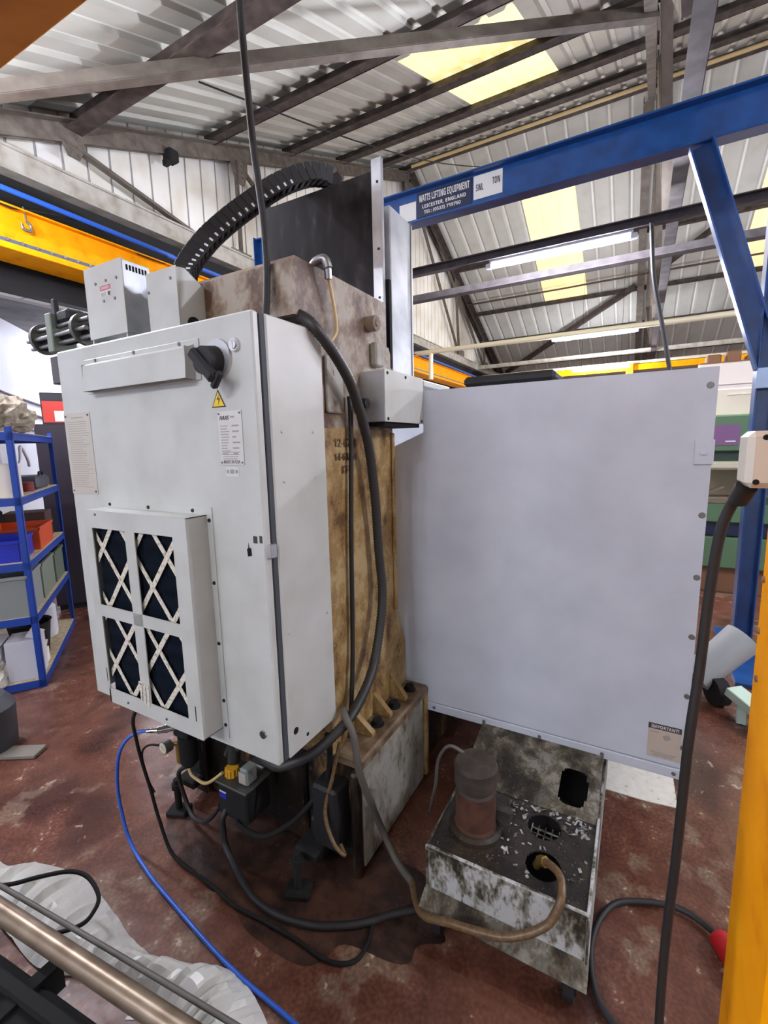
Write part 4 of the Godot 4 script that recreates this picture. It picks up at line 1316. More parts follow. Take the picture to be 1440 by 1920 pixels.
func build_services() -> void:
	# air regulator
	var a := thing("air_regulator", "black compressed-air regulator with a small dial under the cabinet's left end", "regulator", V(-1.57, 0.2, -1.1))
	var mb := MB.new()
	mb.bx(-1.6, -1.52, 0.4, 0.5, -1.14, -1.06, 0.01)
	mb.cyl(V(-1.56, 0.5, -1.1), V(-1.56, 0.57, -1.1), 0.034, 0.03, 16)
	part(a, "body", mb, M.black)
	mb = MB.new()
	mb.lathe(xf(V(-1.56, 0.25, -1.1)), [Vector2(0.0, 0.0), Vector2(0.02, 0.01), Vector2(0.035, 0.03), Vector2(0.038, 0.15), Vector2(0.0, 0.15)], 18)
	part(a, "bowl", mb, M.dark)
	mb = MB.new()
	mb.cyl(V(-1.62, 0.36, -1.06), V(-1.622, 0.36, -1.03), 0.026, -1, 20)
	part(a, "gauge_case", mb, M.steel)
	mb = MB.new()
	mb.cyl(V(-1.622, 0.36, -1.03), V(-1.6221, 0.36, -1.0285), 0.022, -1, 20)
	var gf := part(a, "gauge_face", mb, M.gauge)
	mb = MB.new()
	mb.bar(V(-1.63, 0.37, -1.028), V(-1.615, 0.353, -1.028), 0.002, 0.001, V(0, 0, 1))
	part(gf, "needle", mb, M.ink)
	mb = MB.new()
	mb.bx(-1.62, -1.6, 0.26, 0.36, -1.12, -1.08, 0.004)
	part(a, "bracket", mb, M.brass)
	mb = MB.new()
	mb.cyl(V(-1.6, 0.36, -1.08), V(-1.62, 0.36, -1.06), 0.01, -1, 8)
	mb.cyl(V(-1.54, 0.45, -1.14), V(-1.54, 0.45, -1.235), 0.02, -1, 8)
	part(a, "fitting", mb, M.brass)
	# lubrication unit
	var l := thing("lubrication_unit", "black oil tank with blue label, motor and yellow filler cap under the cabinet", "oil unit", V(-1.26, 0.17, -1.1))
	mb = MB.new()
	mb.bx(-1.34, -1.19, 0.17, 0.3, -1.175, -1.05, 0.006)
	part(l, "tank", mb, M.dark)
	mb = MB.new()
	mb.bx(-1.345, -1.185, 0.298, 0.308, -1.18, -1.045, 0.003)
	part(l, "lid", mb, mat(C(60, 62, 60), 0.35))
	mb = MB.new()
	mb.bx(-1.327, -1.292, 0.245, 0.275, -1.0505, -1.0485)
	var lb := part(l, "label", mb, M.binblue, "blue label with white heading")
	mb = MB.new()
	mb.bx(-1.327, -1.292, 0.269, 0.275, -1.0488, -1.048)
	part(lb, "label_heading", mb, M.signwhite)
	mb = MB.new()
	mb.bx(-1.245, -1.205, 0.308, 0.375, -1.13, -1.075, 0.006)
	part(l, "motor", mb, M.crate)
	mb = MB.new()
	mb.bx(-1.247, -1.212, 0.315, 0.36, -1.0755, -1.0735)
	part(l, "motor_label", mb, M.plate)
	mb = MB.new()
	mb.cyl(V(-1.31, 0.308, -1.1), V(-1.31, 0.34, -1.1), 0.026, 0.024, 18)
	for i in 12: mb.cyl(V(-1.31 + 0.026 * cos(TAU * i / 12), 0.31, -1.1 + 0.026 * sin(TAU * i / 12)), V(-1.31 + 0.025 * cos(TAU * i / 12), 0.338, -1.1 + 0.025 * sin(TAU * i / 12)), 0.003, -1, 5)
	part(l, "filler_cap", mb, M.capyel)
	mb = MB.new()
	mb.cyl(V(-1.32, 0.345, -1.12), V(-1.32, 0.41, -1.13), 0.025, 0.022, 14)
	mb.cyl(V(-1.36, 0.36, -1.12), V(-1.34, 0.42, -1.14), 0.012, -1, 10)
	mb.cyl(V(-1.3, 0.4, -1.12), V(-1.28, 0.43, -1.16), 0.012, -1, 10)
	part(l, "valve", mb, mat(C(60, 60, 56), 0.4, 0.5))
	mb = MB.new()
	mb.bx(-1.3, -1.22, 0.2, 0.32, -1.24, -1.17, 0.004)
	part(l, "mounting_bracket", mb, M.steel)

func build_tank() -> void:
	var yaw := 0.0
	var t := thing("coolant_tank", "grimy white coolant tank on castors pulled out below the enclosure panel", "tank", V(-0.297, 0.0, -1.19))
	var L := func(x: float, y: float, z: float) -> Vector3: return V(x, y, z)
	var mb := MB.new()
	# local frame: origin at front centre of the tank on the floor
	var w := 0.2365
	var top := 0.27
	mb.box(Transform3D(Basis(), V(0, 0.185, -0.008)), V(2 * w, 0.15, 0.006), 0.001)
	local_part(t, "front_panel", mb, M.tankw)
	mb = MB.new()
	mb.prism(PackedVector2Array([Vector2(0.0, 0.115), Vector2(0.0, 0.12), Vector2(0.062, 0.09), Vector2(0.058, 0.083)]), Transform3D(Basis(V(0, 0, 1), V(0, 1, 0), V(-1, 0, 0)), V(0, 0, -0.008)), -w - 0.01, w + 0.01)
	local_part(t, "skirt", mb, M.tanks)
	# top with two round holes
	var poly := PackedVector2Array([Vector2(-w, 0), Vector2(w, 0), Vector2(w - 0.02, -0.34), Vector2(-w + 0.06, -0.34)])
	var outline := PackedVector2Array()
	mb = MB.new()
	var holes := [[0.082, -0.25, 0.053], [0.104, -0.1, 0.052]]
	var cs := CSGCombiner3D.new()
	var xs := 24
	# cut the plate as a grid of narrow strips around the holes
	for i in 98:
		var x0 := -w + 2 * w * i / 98.0
		var x1 := -w + 2 * w * (i + 1) / 98.0
		var xm := (x0 + x1) * 0.5
		var cuts := [[0.0, -0.345]]
		for h in holes:
			var dx: float = (xm - h[0]) / h[2]
			if absf(dx) < 1.0:
				var dz: float = h[2] * sqrt(1.0 - dx * dx)
				var nc := []
				for c in cuts:
					if h[1] + dz < c[0] and h[1] - dz > c[1]:
						nc.append([c[0], h[1] + dz])
						nc.append([h[1] - dz, c[1]])
					else: nc.append(c)
				cuts = nc
		for c in cuts: mb.bx(x0, x1, top - 0.004, top, c[1], c[0])
	cs.free()
	local_part(t, "top_plate", mb, M.tankt)
	mb = MB.new()
	mb.bx(-w - 0.006, w + 0.006, top - 0.012, top + 0.006, -0.008, 0.004, 0.003)
	local_part(t, "front_lip", mb, M.tankw)
	mb = MB.new()
	mb.bx(w - 0.002, w + 0.008, 0.1, top + 0.008, -0.9, 0.0, 0.002)
	local_part(t, "side_panel", mb, M.tankw)
	mb = MB.new()
	mb.bx(-w - 0.006, -w + 0.002, 0.1, top + 0.006, -0.9, 0.0, 0.002)
	local_part(t, "side_panel", mb, M.tanks)
	mb = MB.new()
	mb.bx(-w, w, 0.1, 0.112, -0.9, -0.01)
	mb.bx(-w + 0.01, w - 0.01, 0.112, 0.17, -0.9, -0.02)
	local_part(t, "sump", mb, M.dark)
	# sloping back sheet with its oval opening
	mb = MB.new()
	var bt := Transform3D(Basis(V(1, 0, 0), deg_to_rad(-72)), V(0, top, -0.335))
	for i in 60:
		var x0 := -w + 2 * w * i / 60.0
		var x1 := -w + 2 * w * (i + 1) / 60.0
		var dx := ((x0 + x1) * 0.5 - 0.148) / 0.046
		if absf(dx) < 1.0:
			var dy := 0.072 * pow(1.0 - pow(absf(dx), 4.0), 0.25)
			mb.box(bt * Transform3D(Basis(), V((x0 + x1) * 0.5, (0.11 - dy) * 0.5, 0)), V(x1 - x0, 0.11 - dy, 0.004))
			mb.box(bt * Transform3D(Basis(), V((x0 + x1) * 0.5, (0.11 + dy + 0.3) * 0.5, 0)), V(x1 - x0, 0.19 - dy, 0.004))
		else:
			mb.box(bt * Transform3D(Basis(), V((x0 + x1) * 0.5, 0.15, 0)), V(x1 - x0, 0.3, 0.004))
	local_part(t, "back_sheet", mb, M.tanks)
	mb = MB.new()
	mb.bx(-w + 0.01, w - 0.01, 0.17, 0.3, -0.85, -0.83)
	local_part(t, "inner_wall", mb, M.dark)
	# strainer in the rear hole
	mb = MB.new()
	for i in 5:
		mb.bx(0.035 + 0.022 * i, 0.039 + 0.022 * i, 0.225, 0.23, -0.298, -0.202)
	for i in 4: mb.bx(0.036, 0.134, 0.226, 0.231, -0.28 + 0.022 * i, -0.276 + 0.022 * i)
	local_part(t, "strainer", mb, M.tankw)
	for q in [V(-0.19, 0, 0.012), V(0.2, 0, 0.012), V(-0.19, 0, -0.8), V(0.2, 0, -0.8)]:
		mb = MB.new()
		mb.cyl(q + V(-0.014, 0.032, 0), q + V(0.014, 0.032, 0), 0.032, -1, 18)
		mb.bx(q.x - 0.02, q.x - 0.015, 0.03, 0.075, q.z - 0.015, q.z + 0.015)
		mb.bx(q.x + 0.015, q.x + 0.02, 0.03, 0.075, q.z - 0.015, q.z + 0.015)
		mb.bx(q.x - 0.025, q.x + 0.025, 0.072, 0.084, q.z - 0.04, q.z + 0.025)
		local_part(t, "castor", mb, M.dark)
	# chips and sludge scattered on the top
	var rng := RandomNumberGenerator.new()
	rng.seed = 11
	mb = MB.new()
	for i in 130:
		var x := rng.randf_range(-0.06, 0.22)
		var z := rng.randf_range(-0.33, -0.04)
		if rng.randf() < 0.5: z = rng.randf_range(-0.34, -0.26)
		if Vector2(x - 0.082, z + 0.25).length() < 0.062 or Vector2(x - 0.104, z + 0.1).length() < 0.06: continue
		mb.box(Transform3D(Basis(V(rng.randf() - 0.5, 1, rng.randf() - 0.5).normalized(), rng.randf() * TAU), V(x, top + 0.002, z)), V(rng.randf_range(0.004, 0.02), 0.002, rng.randf_range(0.003, 0.01)))
	var sw := local_part(t, "swarf", mb, M.tankw)
	sw.set_meta("kind", "stuff")
	t.rotation.y = yaw
	# pump
	var p := thing("coolant_pump", "rusty brown upright coolant pump motor standing on the grimy tank", "pump", V(-0.42, 0.272, -1.335))
	mb = MB.new()
	mb.lathe(Transform3D.IDENTITY, [Vector2(0.07, 0.014), Vector2(0.066, 0.03), Vector2(0.066, 0.145)], 28)
	local_part(p, "motor_body", mb, M.pumpred)
	mb = MB.new()
	mb.lathe(Transform3D.IDENTITY, [Vector2(0.088, 0.0), Vector2(0.088, 0.012), Vector2(0.076, 0.018), Vector2(0.06, 0.022)], 28)
	local_part(p, "base_ring", mb, M.tankt)
	mb = MB.new()
	mb.lathe(Transform3D.IDENTITY, [Vector2(0.066, 0.143), Vector2(0.058, 0.152), Vector2(0.06, 0.162), Vector2(0.07, 0.168), Vector2(0.071, 0.23), Vector2(0.064, 0.242), Vector2(0.0, 0.246)], 28)
	local_part(p, "fan_cowl", mb, M.pump)
	mb = MB.new()
	mb.bx(-0.02, 0.03, 0.02, 0.12, -0.1, -0.05, 0.006)
	mb.bx(0.04, 0.11, 0.03, 0.07, -0.06, -0.03, 0.006)
	local_part(p, "terminal_box", mb, M.pump)

func hose(called: String, a: Array, r: float, m: Material, label: String, category: String, rib := 0.0) -> MeshInstance3D:
	var mb := MB.new()
	mb.tube(pts(a), r, 12 if r > 0.01 else 8, 6, rib)
	return solo(called, mb, m, label, category)

func build_hoses() -> void:
	var h := thing("air_hose", "bright blue air hose with a chrome coupling, curving across the red floor", "hose", V(-1.5, 0, -0.9))
	var mb := MB.new()
	mb.tube(pts([-1.6, 0.475, -0.975, -1.641, 0.472, -0.955, -1.679, 0.445, -0.922, -1.702, 0.38, -0.898, -1.725, 0.26, -0.895, -1.713, 0.15, -0.892, -1.647, 0.05, -0.877, -1.494, 0.012, -0.848, -1.302, 0.011, -0.816, -1.081, 0.011, -0.783, -0.928, 0.011, -0.768, -0.78, 0.011, -0.761, -0.6, 0.011, -0.75]), 0.0064, 10, 8)
	part(h, "hose", mb, M.bluehose)
	mb = MB.new()
	mb.cyl(V(-1.615, 0.474, -0.968), V(-1.58, 0.475, -0.99), 0.01, -1, 8)
	mb.cyl(V(-1.58, 0.475, -0.99), V(-1.545, 0.472, -1.04), 0.0135, -1, 14)
	mb.cyl(V(-1.565, 0.474, -1.01), V(-1.56, 0.474, -1.017), 0.016, -1, 14)
	part(h, "coupling", mb, M.chrome)
	hose("power_cable", [-1.567, 0.66, -1.0, -1.567, 0.6, -0.9, -1.59, 0.48, -0.91, -1.596, 0.35, -0.93, -1.587, 0.26, -0.941, -1.568, 0.12, -0.952, -1.479, 0.02, -0.938, -1.293, 0.008, -0.93, -1.228, 0.008, -0.926, -1.125, 0.008, -0.914, -0.991, 0.008, -0.925, -0.868, 0.008, -0.928, -0.776, 0.008, -0.925, -0.715, 0.008, -0.936, -0.672, 0.008, -0.971, -0.668, 0.008, -1.033, -0.69, 0.008, -1.1], 0.0065, M.dark, "thin black cable hanging from the cabinet's left end and looping on the floor", "cable")
	hose("twin_hose", [-1.307, 0.2, -1.07, -1.307, 0.17, -1.036, -1.301, 0.12, -1.03, -1.28, 0.07, -1.02, -1.181, 0.02, -0.99, -1.074, 0.014, -0.959, -0.961, 0.014, -0.958, -0.849, 0.014, -0.985, -0.755, 0.014, -1.035, -0.69, 0.014, -1.084, -0.635, 0.014, -1.139, -0.56, 0.014, -1.2], 0.012, M.rubber, "thick black hose from under the oil tank lying across the floor", "hose")
	hose("conduit_hose", [-1.2, 1.915, -1.1, -1.05, 1.93, -1.13, -0.95, 1.95, -1.13, -0.9, 1.935, -1.135, -0.845, 1.892, -1.131, -0.835, 1.809, -1.235, -0.84, 1.72, -1.323, -0.85, 1.561, -1.417, -0.855, 1.364, -1.465, -0.86, 1.155, -1.491, -0.85, 0.962, -1.494, -0.84, 0.775, -1.421, -0.83, 0.688, -1.337, -0.82, 0.635, -1.21, -0.84, 0.601, -1.141, -0.88, 0.562, -1.074, -0.94, 0.529, -1.036, -1.0, 0.517, -1.01, -1.12, 0.53, -1.04], 0.0185, M.hose, "fat grey ribbed conduit looping down beside the column and under the cabinet", "hose", 0.006)
	hose("column_cable", [-0.885, 1.72, -1.357, -0.882, 1.66, -1.358, -0.882, 1.525, -1.354, -0.882, 1.243, -1.337, -0.882, 0.848, -1.323, -0.875, 0.633, -1.292, -0.87, 0.5, -1.263], 0.0085, M.rubber, "thin black cable running straight down the rusty column", "cable")
	var k := thing("coolant_hose", "brown-grey coolant hose running down the base to a fitting in the tank hole", "hose", V(-0.5, 0, -1.2))
	mb = MB.new()
	mb.tube(pts([-0.84, 0.66, -1.19, -0.82, 0.647, -1.171, -0.785, 0.592, -1.164, -0.775, 0.461, -1.175, -0.77, 0.295, -1.236, -0.765, 0.14, -1.3, -0.7, 0.045, -1.29, -0.613, 0.05, -1.238]), 0.0125, 12, 6)
	part(k, "upper_run", mb, M.hosegrey)
	mb = MB.new()
	mb.tube(pts([-0.613, 0.05, -1.238, -0.53, 0.085, -1.13, -0.421, 0.135, -1.105, -0.288, 0.165, -1.108, -0.218, 0.19, -1.125, -0.161, 0.225, -1.15, -0.14, 0.258, -1.165, -0.128, 0.292, -1.185, -0.13, 0.308, -1.215, -0.142, 0.312, -1.242, -0.169, 0.305, -1.268, -0.194, 0.285, -1.291]), 0.0115, 12, 6)
	part(k, "lower_run", mb, M.hosebrown)
	mb = MB.new()
	mb.cyl(V(-0.185, 0.294, -1.283), V(-0.205, 0.272, -1.302), 0.016, -1, 6)
	mb.cyl(V(-0.205, 0.272, -1.302), V(-0.217, 0.24, -1.312), 0.012, -1, 10)
	part(k, "brass_fitting", mb, M.brass)
	hose("cross_hose", [-1.24, 0.18, -1.041, -1.189, 0.15, -1.053, -1.126, 0.14, -1.077, -1.052, 0.18, -1.142, -0.995, 0.25, -1.19, -0.94, 0.33, -1.2, -0.915, 0.44, -1.2, -0.9, 0.56, -1.17], 0.01, M.dark, "black hose sagging in front of the oily base below the cabinet corner", "hose")
	hose("regulator_hose", [-1.56, 0.26, -1.1, -1.641, 0.193, -1.1, -1.61, 0.08, -1.1, -1.536, 0.04, -1.08, -1.41, 0.108, -1.05, -1.345, 0.19, -1.06], 0.009, M.rubber, "black hose drooping between the air regulator and the oil tank", "hose")
	hose("yellow_hose", [-1.59, 0.28, -1.12, -1.55, 0.24, -1.09, -1.501, 0.234, -1.08, -1.41, 0.262, -1.06, -1.34, 0.318, -1.08], 0.0065, M.tan, "yellowed plastic hose sagging between the regulator and filler cap", "hose")
	hose("gauge_line", [-1.64, 0.36, -1.04, -1.7, 0.355, -1.02, -1.72, 0.32, -1.0, -1.7, 0.22, -1.0, -1.66, 0.17, -1.0], 0.0045, M.dark, "thin dark gauge line curling left of the air regulator", "hose")
	hose("bracket_hose", [-0.87, 0.52, -1.2, -0.885, 0.4, -1.17, -0.9, 0.28, -1.14, -0.855, 0.2, -1.12, -0.81, 0.17, -1.12, -0.84, 0.18, -1.14], 0.007, M.hosebrown, "thin brown hose curling over the black bracket on the base corner", "hose")
	hose("pump_cable", [-0.45, 0.5, -1.36, -0.52, 0.52, -1.36, -0.58, 0.42, -1.4, -0.6, 0.3, -1.42, -0.66, 0.1, -1.5], 0.006, M.hosegrey, "thin grey cable arching from the coolant pump cowl", "cable")
	hose("hanging_cable", [-1.07, 3.95, -1.12, -1.04, 2.9, -1.1, -1.022, 2.475, -1.1, -1.005, 2.3, -1.1, -0.99, 2.198, -1.095, -0.975, 2.05, -1.08, -0.965, 1.9, -1.05], 0.0105, M.black, "thick black cable hanging from the roof to the control cabinet top", "cable")
	mb = MB.new()
	hose("drop_cable", [-0.01, 3.62, -5.42, -0.002, 3.55, -5.45, 0.039, 3.115, -5.45, 0.125, 2.705, -5.45, 0.187, 2.396, -5.45, 0.24, 2.05, -5.45, 0.26, 1.3, -5.45], 0.02, M.rubber, "grey cable dropping from the tie beam behind the enclosure panel", "cable")
	hose("rubber_cable", [0.15, 1.5, -0.83, 0.135, 1.455, -0.886, 0.122, 1.4, -0.9, 0.115, 1.294, -0.908, 0.109, 1.141, -0.906, 0.101, 1.013, -0.897, 0.098, 0.782, -0.91, 0.091, 0.564, -0.91, 0.093, 0.3, -0.915, 0.1, 0.1, -0.95, 0.11, 0.03, -1.05, 0.128, 0.018, -1.2], 0.0085, M.rubber, "heavy black rubber cable hanging from the white switch box to the floor", "cable")
	var pl := thing("floor_cable", "black cable looped on the red floor, ending in a red plug by the yellow post", "cable", V(0.1, 0, -1.4))
	mb = MB.new()
	mb.tube(pts([0.15, 0.016, -1.0, 0.06, 0.016, -1.12, -0.02, 0.016, -1.19, -0.051, 0.016, -1.29, -0.045, 0.016, -1.4, -0.005, 0.016, -1.5, 0.062, 0.016, -1.553, 0.185, 0.016, -1.594, 0.269, 0.018, -1.562, 0.3, 0.025, -1.51]), 0.0098, 10, 6)
	part(pl, "cable", mb, M.rubber)
	mb = MB.new()
	mb.cyl(V(0.29, 0.03, -1.53), V(0.33, 0.035, -1.45), 0.03, 0.036, 18)
	mb.cyl(V(0.33, 0.035, -1.45), V(0.345, 0.036, -1.42), 0.036, -1, 18)
	part(pl, "plug", mb, M.red, "red industrial plug")

func build_post() -> void:
	var p := thing("yellow_post", "yellow steel jib crane post standing close on the right", "post", V(0.27, 0, -0.72))
	var mb := MB.new()
	mb.bx(0.172, 0.38, 0.0, 3.3, -0.862, -0.64, 0.008)
	part(p, "column", mb, M.yellow)
	mb = MB.new()
	mb.bx(0.1, 0.45, 0.0, 0.012, -0.9, -0.5, 0.002)
	part(p, "base_plate", mb, M.yellow)
	for y in [1.34, 1.26, 1.19]: screw(p, V(0.172, y, -0.845 if y > 1.2 else -0.83), V(-1, 0, 0), 0.006, M.brown)
	var s := thing("switch_box", "small off-white switch box fixed to the side of the yellow post", "switch", V(0.155, 1.47, -0.83))
	mb = MB.new()
	mb.bx(0.131, 0.171, 1.479, 1.558, -0.87, -0.8, 0.008)
	part(s, "case", mb, mat(C(196, 190, 176), 0.45))
	for q in [V(0.15, 1.549, -0.8), V(0.143, 1.488, -0.8), V(0.16, 1.488, -0.8)]:
		mb = MB.new()
		mb.cyl(q, q + V(0, 0, 0.001), 0.004, -1, 10)
		part(s, "screw_hole", mb, M.hole)
	mb = MB.new()
	mb.cyl(V(0.142, 1.478, -0.85), V(0.137, 1.455, -0.87), 0.014, -1, 10)
	part(s, "cable_gland", mb, M.rubber)
	# overhead orange jib arm crossing the top left corner
	var j := thing("jib_arm", "dark orange crane arm crossing close overhead in the top left corner", "crane", V(-1.3, 2.6, -0.6))
	mb = MB.new()
	var a := V(-1.75, 2.68, -0.46)
	var b := V(0.27, 3.2, -0.5)
	mb.bar(V(-2.2, 2.7, -0.63), V(0.3, 2.7, -0.7), 0.2, 0.2, Vector3.UP, 0.006)
	part(j, "arm", mb, M.orange)
	mb = MB.new()
	mb.cyl(V(-1.5, 2.6, -0.66), V(-1.5, 2.57, -0.66), 0.012, -1, 8)
	part(j, "stop_bolt", mb, M.steel)

func build_shelf() -> void:
	var th := deg_to_rad(145.3)
	var base := V(-3.4, 0, -1.39)
	var s := thing("shelf_unit", "blue boltless steel shelf unit with chipboard shelves on the left", "shelving", base)
	s.rotation.y = th
	var lv := [1.69, 1.28, 0.86, 0.5, 0.06]
	for x in [0.0, 1.26]:
		for z in [0.0, -0.56]:
			var mb := MB.new()
			var sx := 1.0 if x == 0.0 else -1.0
			var sz := -1.0 if z == 0.0 else 1.0
			mb.bx(x, x + 0.035 * sx, 0, 1.72, z, z + 0.004 * sz)
			mb.bx(x, x + 0.004 * sx, 0, 1.72, z, z + 0.035 * sz)
			local_part(s, "post", mb, M.sblue)
	for y in lv:
		var mb := MB.new()
		mb.bx(0.005, 1.255, y - 0.02, y, -0.555, -0.005)
		local_part(s, "shelf_board", mb, M.chip)
		for q in [[0.0, 1.26, 0.0, -0.006], [0.0, 1.26, -0.56, -0.554]]:
			mb = MB.new()
			mb.bx(q[0], q[1], y - 0.055, y - 0.005, q[2], q[3])
			mb.bx(q[0], q[1], y - 0.022, y - 0.018, q[2], q[2] + (-0.02 if q[2] == 0.0 else 0.02))
			local_part(s, "shelf_beam", mb, M.sblue)
		for x in [0.0, 1.254]:
			mb = MB.new()
			mb.bx(x, x + 0.006, y - 0.055, y - 0.005, -0.56, 0.0)
			local_part(s, "shelf_beam", mb, M.sblue)
	var item := func(called: String, label: String, cat: String, x: float, y: float, z: float, grp := "") -> Node3D:
		var o := thing(called, label, cat, s.transform * V(x, y, z), grp)
		o.rotation.y = th
		return o
	# top shelf
	var mb := MB.new()
	mb.blob(V(0.0, 0.1, 0.0), V(0.22, 0.15, 0.17), fnl(5, 0.02, 3), 0.35, 36, 22, -0.1)
	var o = item.call("rag_bundle", "crumpled grey-brown rag bundle on the top shelf", "rags", 0.27, 1.69, -0.1)
	local_part(o, "cloth", mb, M.rag)
	# second shelf
	o = item.call("paper_roll", "white paper roll standing on the second shelf", "paper roll", 0.1, 1.28, -0.066)
	mb = MB.new()
	mb.lathe(Transform3D.IDENTITY, [Vector2(0.0, 0.0), Vector2(0.062, 0.0), Vector2(0.062, 0.21), Vector2(0.02, 0.21), Vector2(0.02, 0.18), Vector2(0.0, 0.2)], 24)
	local_part(o, "roll", mb, mat(C(206, 200, 192), 0.8))
	o = item.call("brown_bottle", "tan plastic bottle on the second shelf left of the paper roll", "bottle", 0.1, 1.28, -0.19)
	mb = MB.new()
	mb.lathe(Transform3D.IDENTITY, [Vector2(0.0, 0.0), Vector2(0.05, 0.0), Vector2(0.05, 0.2), Vector2(0.02, 0.25), Vector2(0.02, 0.28), Vector2(0.0, 0.28)], 20)
	local_part(o, "body", mb, M.tan)
	o = item.call("grey_tool_case", "dark grey tool case at the far end of the second shelf", "case", 0.85, 1.28, -0.14)
	mb = MB.new()
	mb.bx(-0.2, 0.2, 0, 0.1, -0.12, 0.12, 0.02)
	local_part(o, "case", mb, mat(C(70, 74, 84), 0.5))
	mb = MB.new()
	mb.tube([V(-0.06, 0.1, 0.1), V(-0.05, 0.125, 0.1), V(0.05, 0.125, 0.1), V(0.06, 0.1, 0.1)], 0.008, 8, 5)
	local_part(o, "handle", mb, M.black)
	o = item.call("white_bracket", "tangle of white cable over a pale plastic housing on the second shelf", "cable", 0.45, 1.28, -0.12)
	mb = MB.new()
	mb.tube([V(-0.25, 0.02, 0.02), V(-0.2, 0.12, 0.05), V(-0.05, 0.22, 0.06), V(0.05, 0.32, 0.05), V(0.15, 0.24, 0.06), V(0.28, 0.18, 0.04)], 0.011, 8, 6)
	local_part(o, "cable", mb, M.cap)
	mb = MB.new()
	mb.bx(-0.2, -0.02, 0.0, 0.25, -0.2, -0.08, 0.02)
	local_part(o, "housing", mb, mat(C(150, 160, 180), 0.5))
	o = item.call("red_gearbox", "small dark red part behind the white cable on the second shelf", "machine part", 0.42, 1.28, -0.42)
	mb = MB.new()
	mb.bx(-0.1, 0.1, 0, 0.22, -0.08, 0.08, 0.02)
	mb.cyl(V(0, 0.2, 0), V(0, 0.32, 0), 0.06, 0.05, 16)
	local_part(o, "body", mb, mat(C(84, 36, 34), 0.5))
	o = item.call("motor_unit", "black motor lying at the back of the second shelf", "motor", 0.62, 1.28, -0.36)
	mb = MB.new()
	mb.cyl(V(-0.14, 0.09, 0), V(0.12, 0.09, 0), 0.085, -1, 20)
	mb.cyl(V(0.12, 0.09, 0), V(0.18, 0.09, 0), 0.02, -1, 10)
	mb.bx(-0.1, 0.08, 0, 0.03, -0.07, 0.07, 0.004)
	local_part(o, "body", mb, M.black)
	o = item.call("white_plate", "white plastic tray propped upright on the second shelf behind the corner post", "slab", 0.24, 1.28, -0.22)  # tall white plate, added as shelf clutter
	mb = MB.new()
	mb.box(Transform3D(Basis(V(0, 0, 1), 0.12), V(0, 0.15, 0)), V(0.02, 0.3, 0.2), 0.006)
	local_part(o, "slab", mb, mat(C(196, 200, 214), 0.5))
	o = item.call("red_tin", "small red tin in front of the grey tool case on the second shelf", "tin", 0.52, 1.28, -0.07)
	mb = MB.new()
	mb.lathe(Transform3D.IDENTITY, [Vector2(0.0, 0.0), Vector2(0.045, 0.0), Vector2(0.045, 0.06), Vector2(0.04, 0.066), Vector2(0.0, 0.066)], 20)
	local_part(o, "tin", mb, mat(C(120, 30, 34), 0.4))
	o = item.call("brown_carton", "brown cardboard carton at the far end of the third shelf", "carton", 1.05, 0.86, -0.2)
	mb = MB.new()
	mb.bx(-0.12, 0.12, 0, 0.22, -0.14, 0.14, 0.004)
	local_part(o, "carton", mb, mat(C(70, 50, 44), 0.7))
	o = item.call("dark_canister", "dark canister with a brass cap on the third shelf behind the orange bin", "canister", 0.92, 0.86, -0.4)
	mb = MB.new()
	mb.lathe(Transform3D.IDENTITY, [Vector2(0.0, 0.0), Vector2(0.07, 0.0), Vector2(0.07, 0.24), Vector2(0.03, 0.29), Vector2(0.0, 0.29)], 20)
	local_part(o, "body", mb, M.dark)
	mb = MB.new()
	mb.cyl(V(0, 0.29, 0), V(0, 0.32, 0), 0.024, -1, 14)
	local_part(o, "cap", mb, M.brass)
	# third shelf: bins
	var bin := func(called: String, label: String, x: float, z: float, m: Material, w: float, d: float, h: float, y: float, cat := "bin") -> void:
		var b = item.call(called, label, cat, x, y, z, "")
		var q := MB.new()
		q.bx(-w, w, 0, 0.008, -d, d)
		local_part(b, "bottom", q, m)
		for sd in [-1.0, 1.0]:
			q = MB.new()
			q.prism(PackedVector2Array([Vector2(-d, 0), Vector2(d, 0), Vector2(d, h), Vector2(-d, h)]), Transform3D(Basis(V(0, 0, 1), V(0, 1, 0), V(-1, 0, 0)), V(w * sd, 0, 0)), -0.004, 0.004)
			local_part(b, "side", q, m)
			q = MB.new()
			q.bx(-w, w, 0, h, d * sd - 0.004, d * sd + 0.004)
			local_part(b, "side", q, m)
		q = MB.new()
		q.bx(-w - 0.012, w + 0.012, h - 0.02, h, -d - 0.012, -d - 0.002)
		q.bx(-w - 0.012, w + 0.012, h - 0.02, h, d + 0.002, d + 0.012)
		q.bx(-w - 0.012, -w - 0.002, h - 0.02, h, -d - 0.012, d + 0.012)
		q.bx(w + 0.002, w + 0.012, h - 0.02, h, -d - 0.012, d + 0.012)
		local_part(b, "rim", q, m)
	bin.call("storage_bin", "deep blue plastic bin at the front of the third shelf", 0.2, -0.2, M.binblue, 0.17, 0.15, 0.14, 0.86)
	bin.call("storage_bin", "orange plastic bin behind the blue bin on the third shelf", 0.66, -0.18, M.binorange, 0.22, 0.16, 0.16, 0.86)
	bin.call("storage_bin", "orange plastic bin at the left end of the third shelf, behind the blue one", 0.5, -0.44, M.binorange, 0.3, 0.08, 0.2, 0.86)
	bin.call("crate", "grey plastic crate at the near end of the fourth shelf", 0.19, -0.28, M.crate, 0.18, 0.25, 0.27, 0.5, "crate")
	bin.call("crate", "pale grey-green crate in the middle of the fourth shelf", 0.62, -0.25, M.crateg, 0.2, 0.22, 0.26, 0.5, "crate")
	bin.call("crate", "darker green crate at the far end of the fourth shelf", 1.05, -0.25, mat(C(92, 104, 92), 0.55), 0.17, 0.22, 0.25, 0.5, "crate")
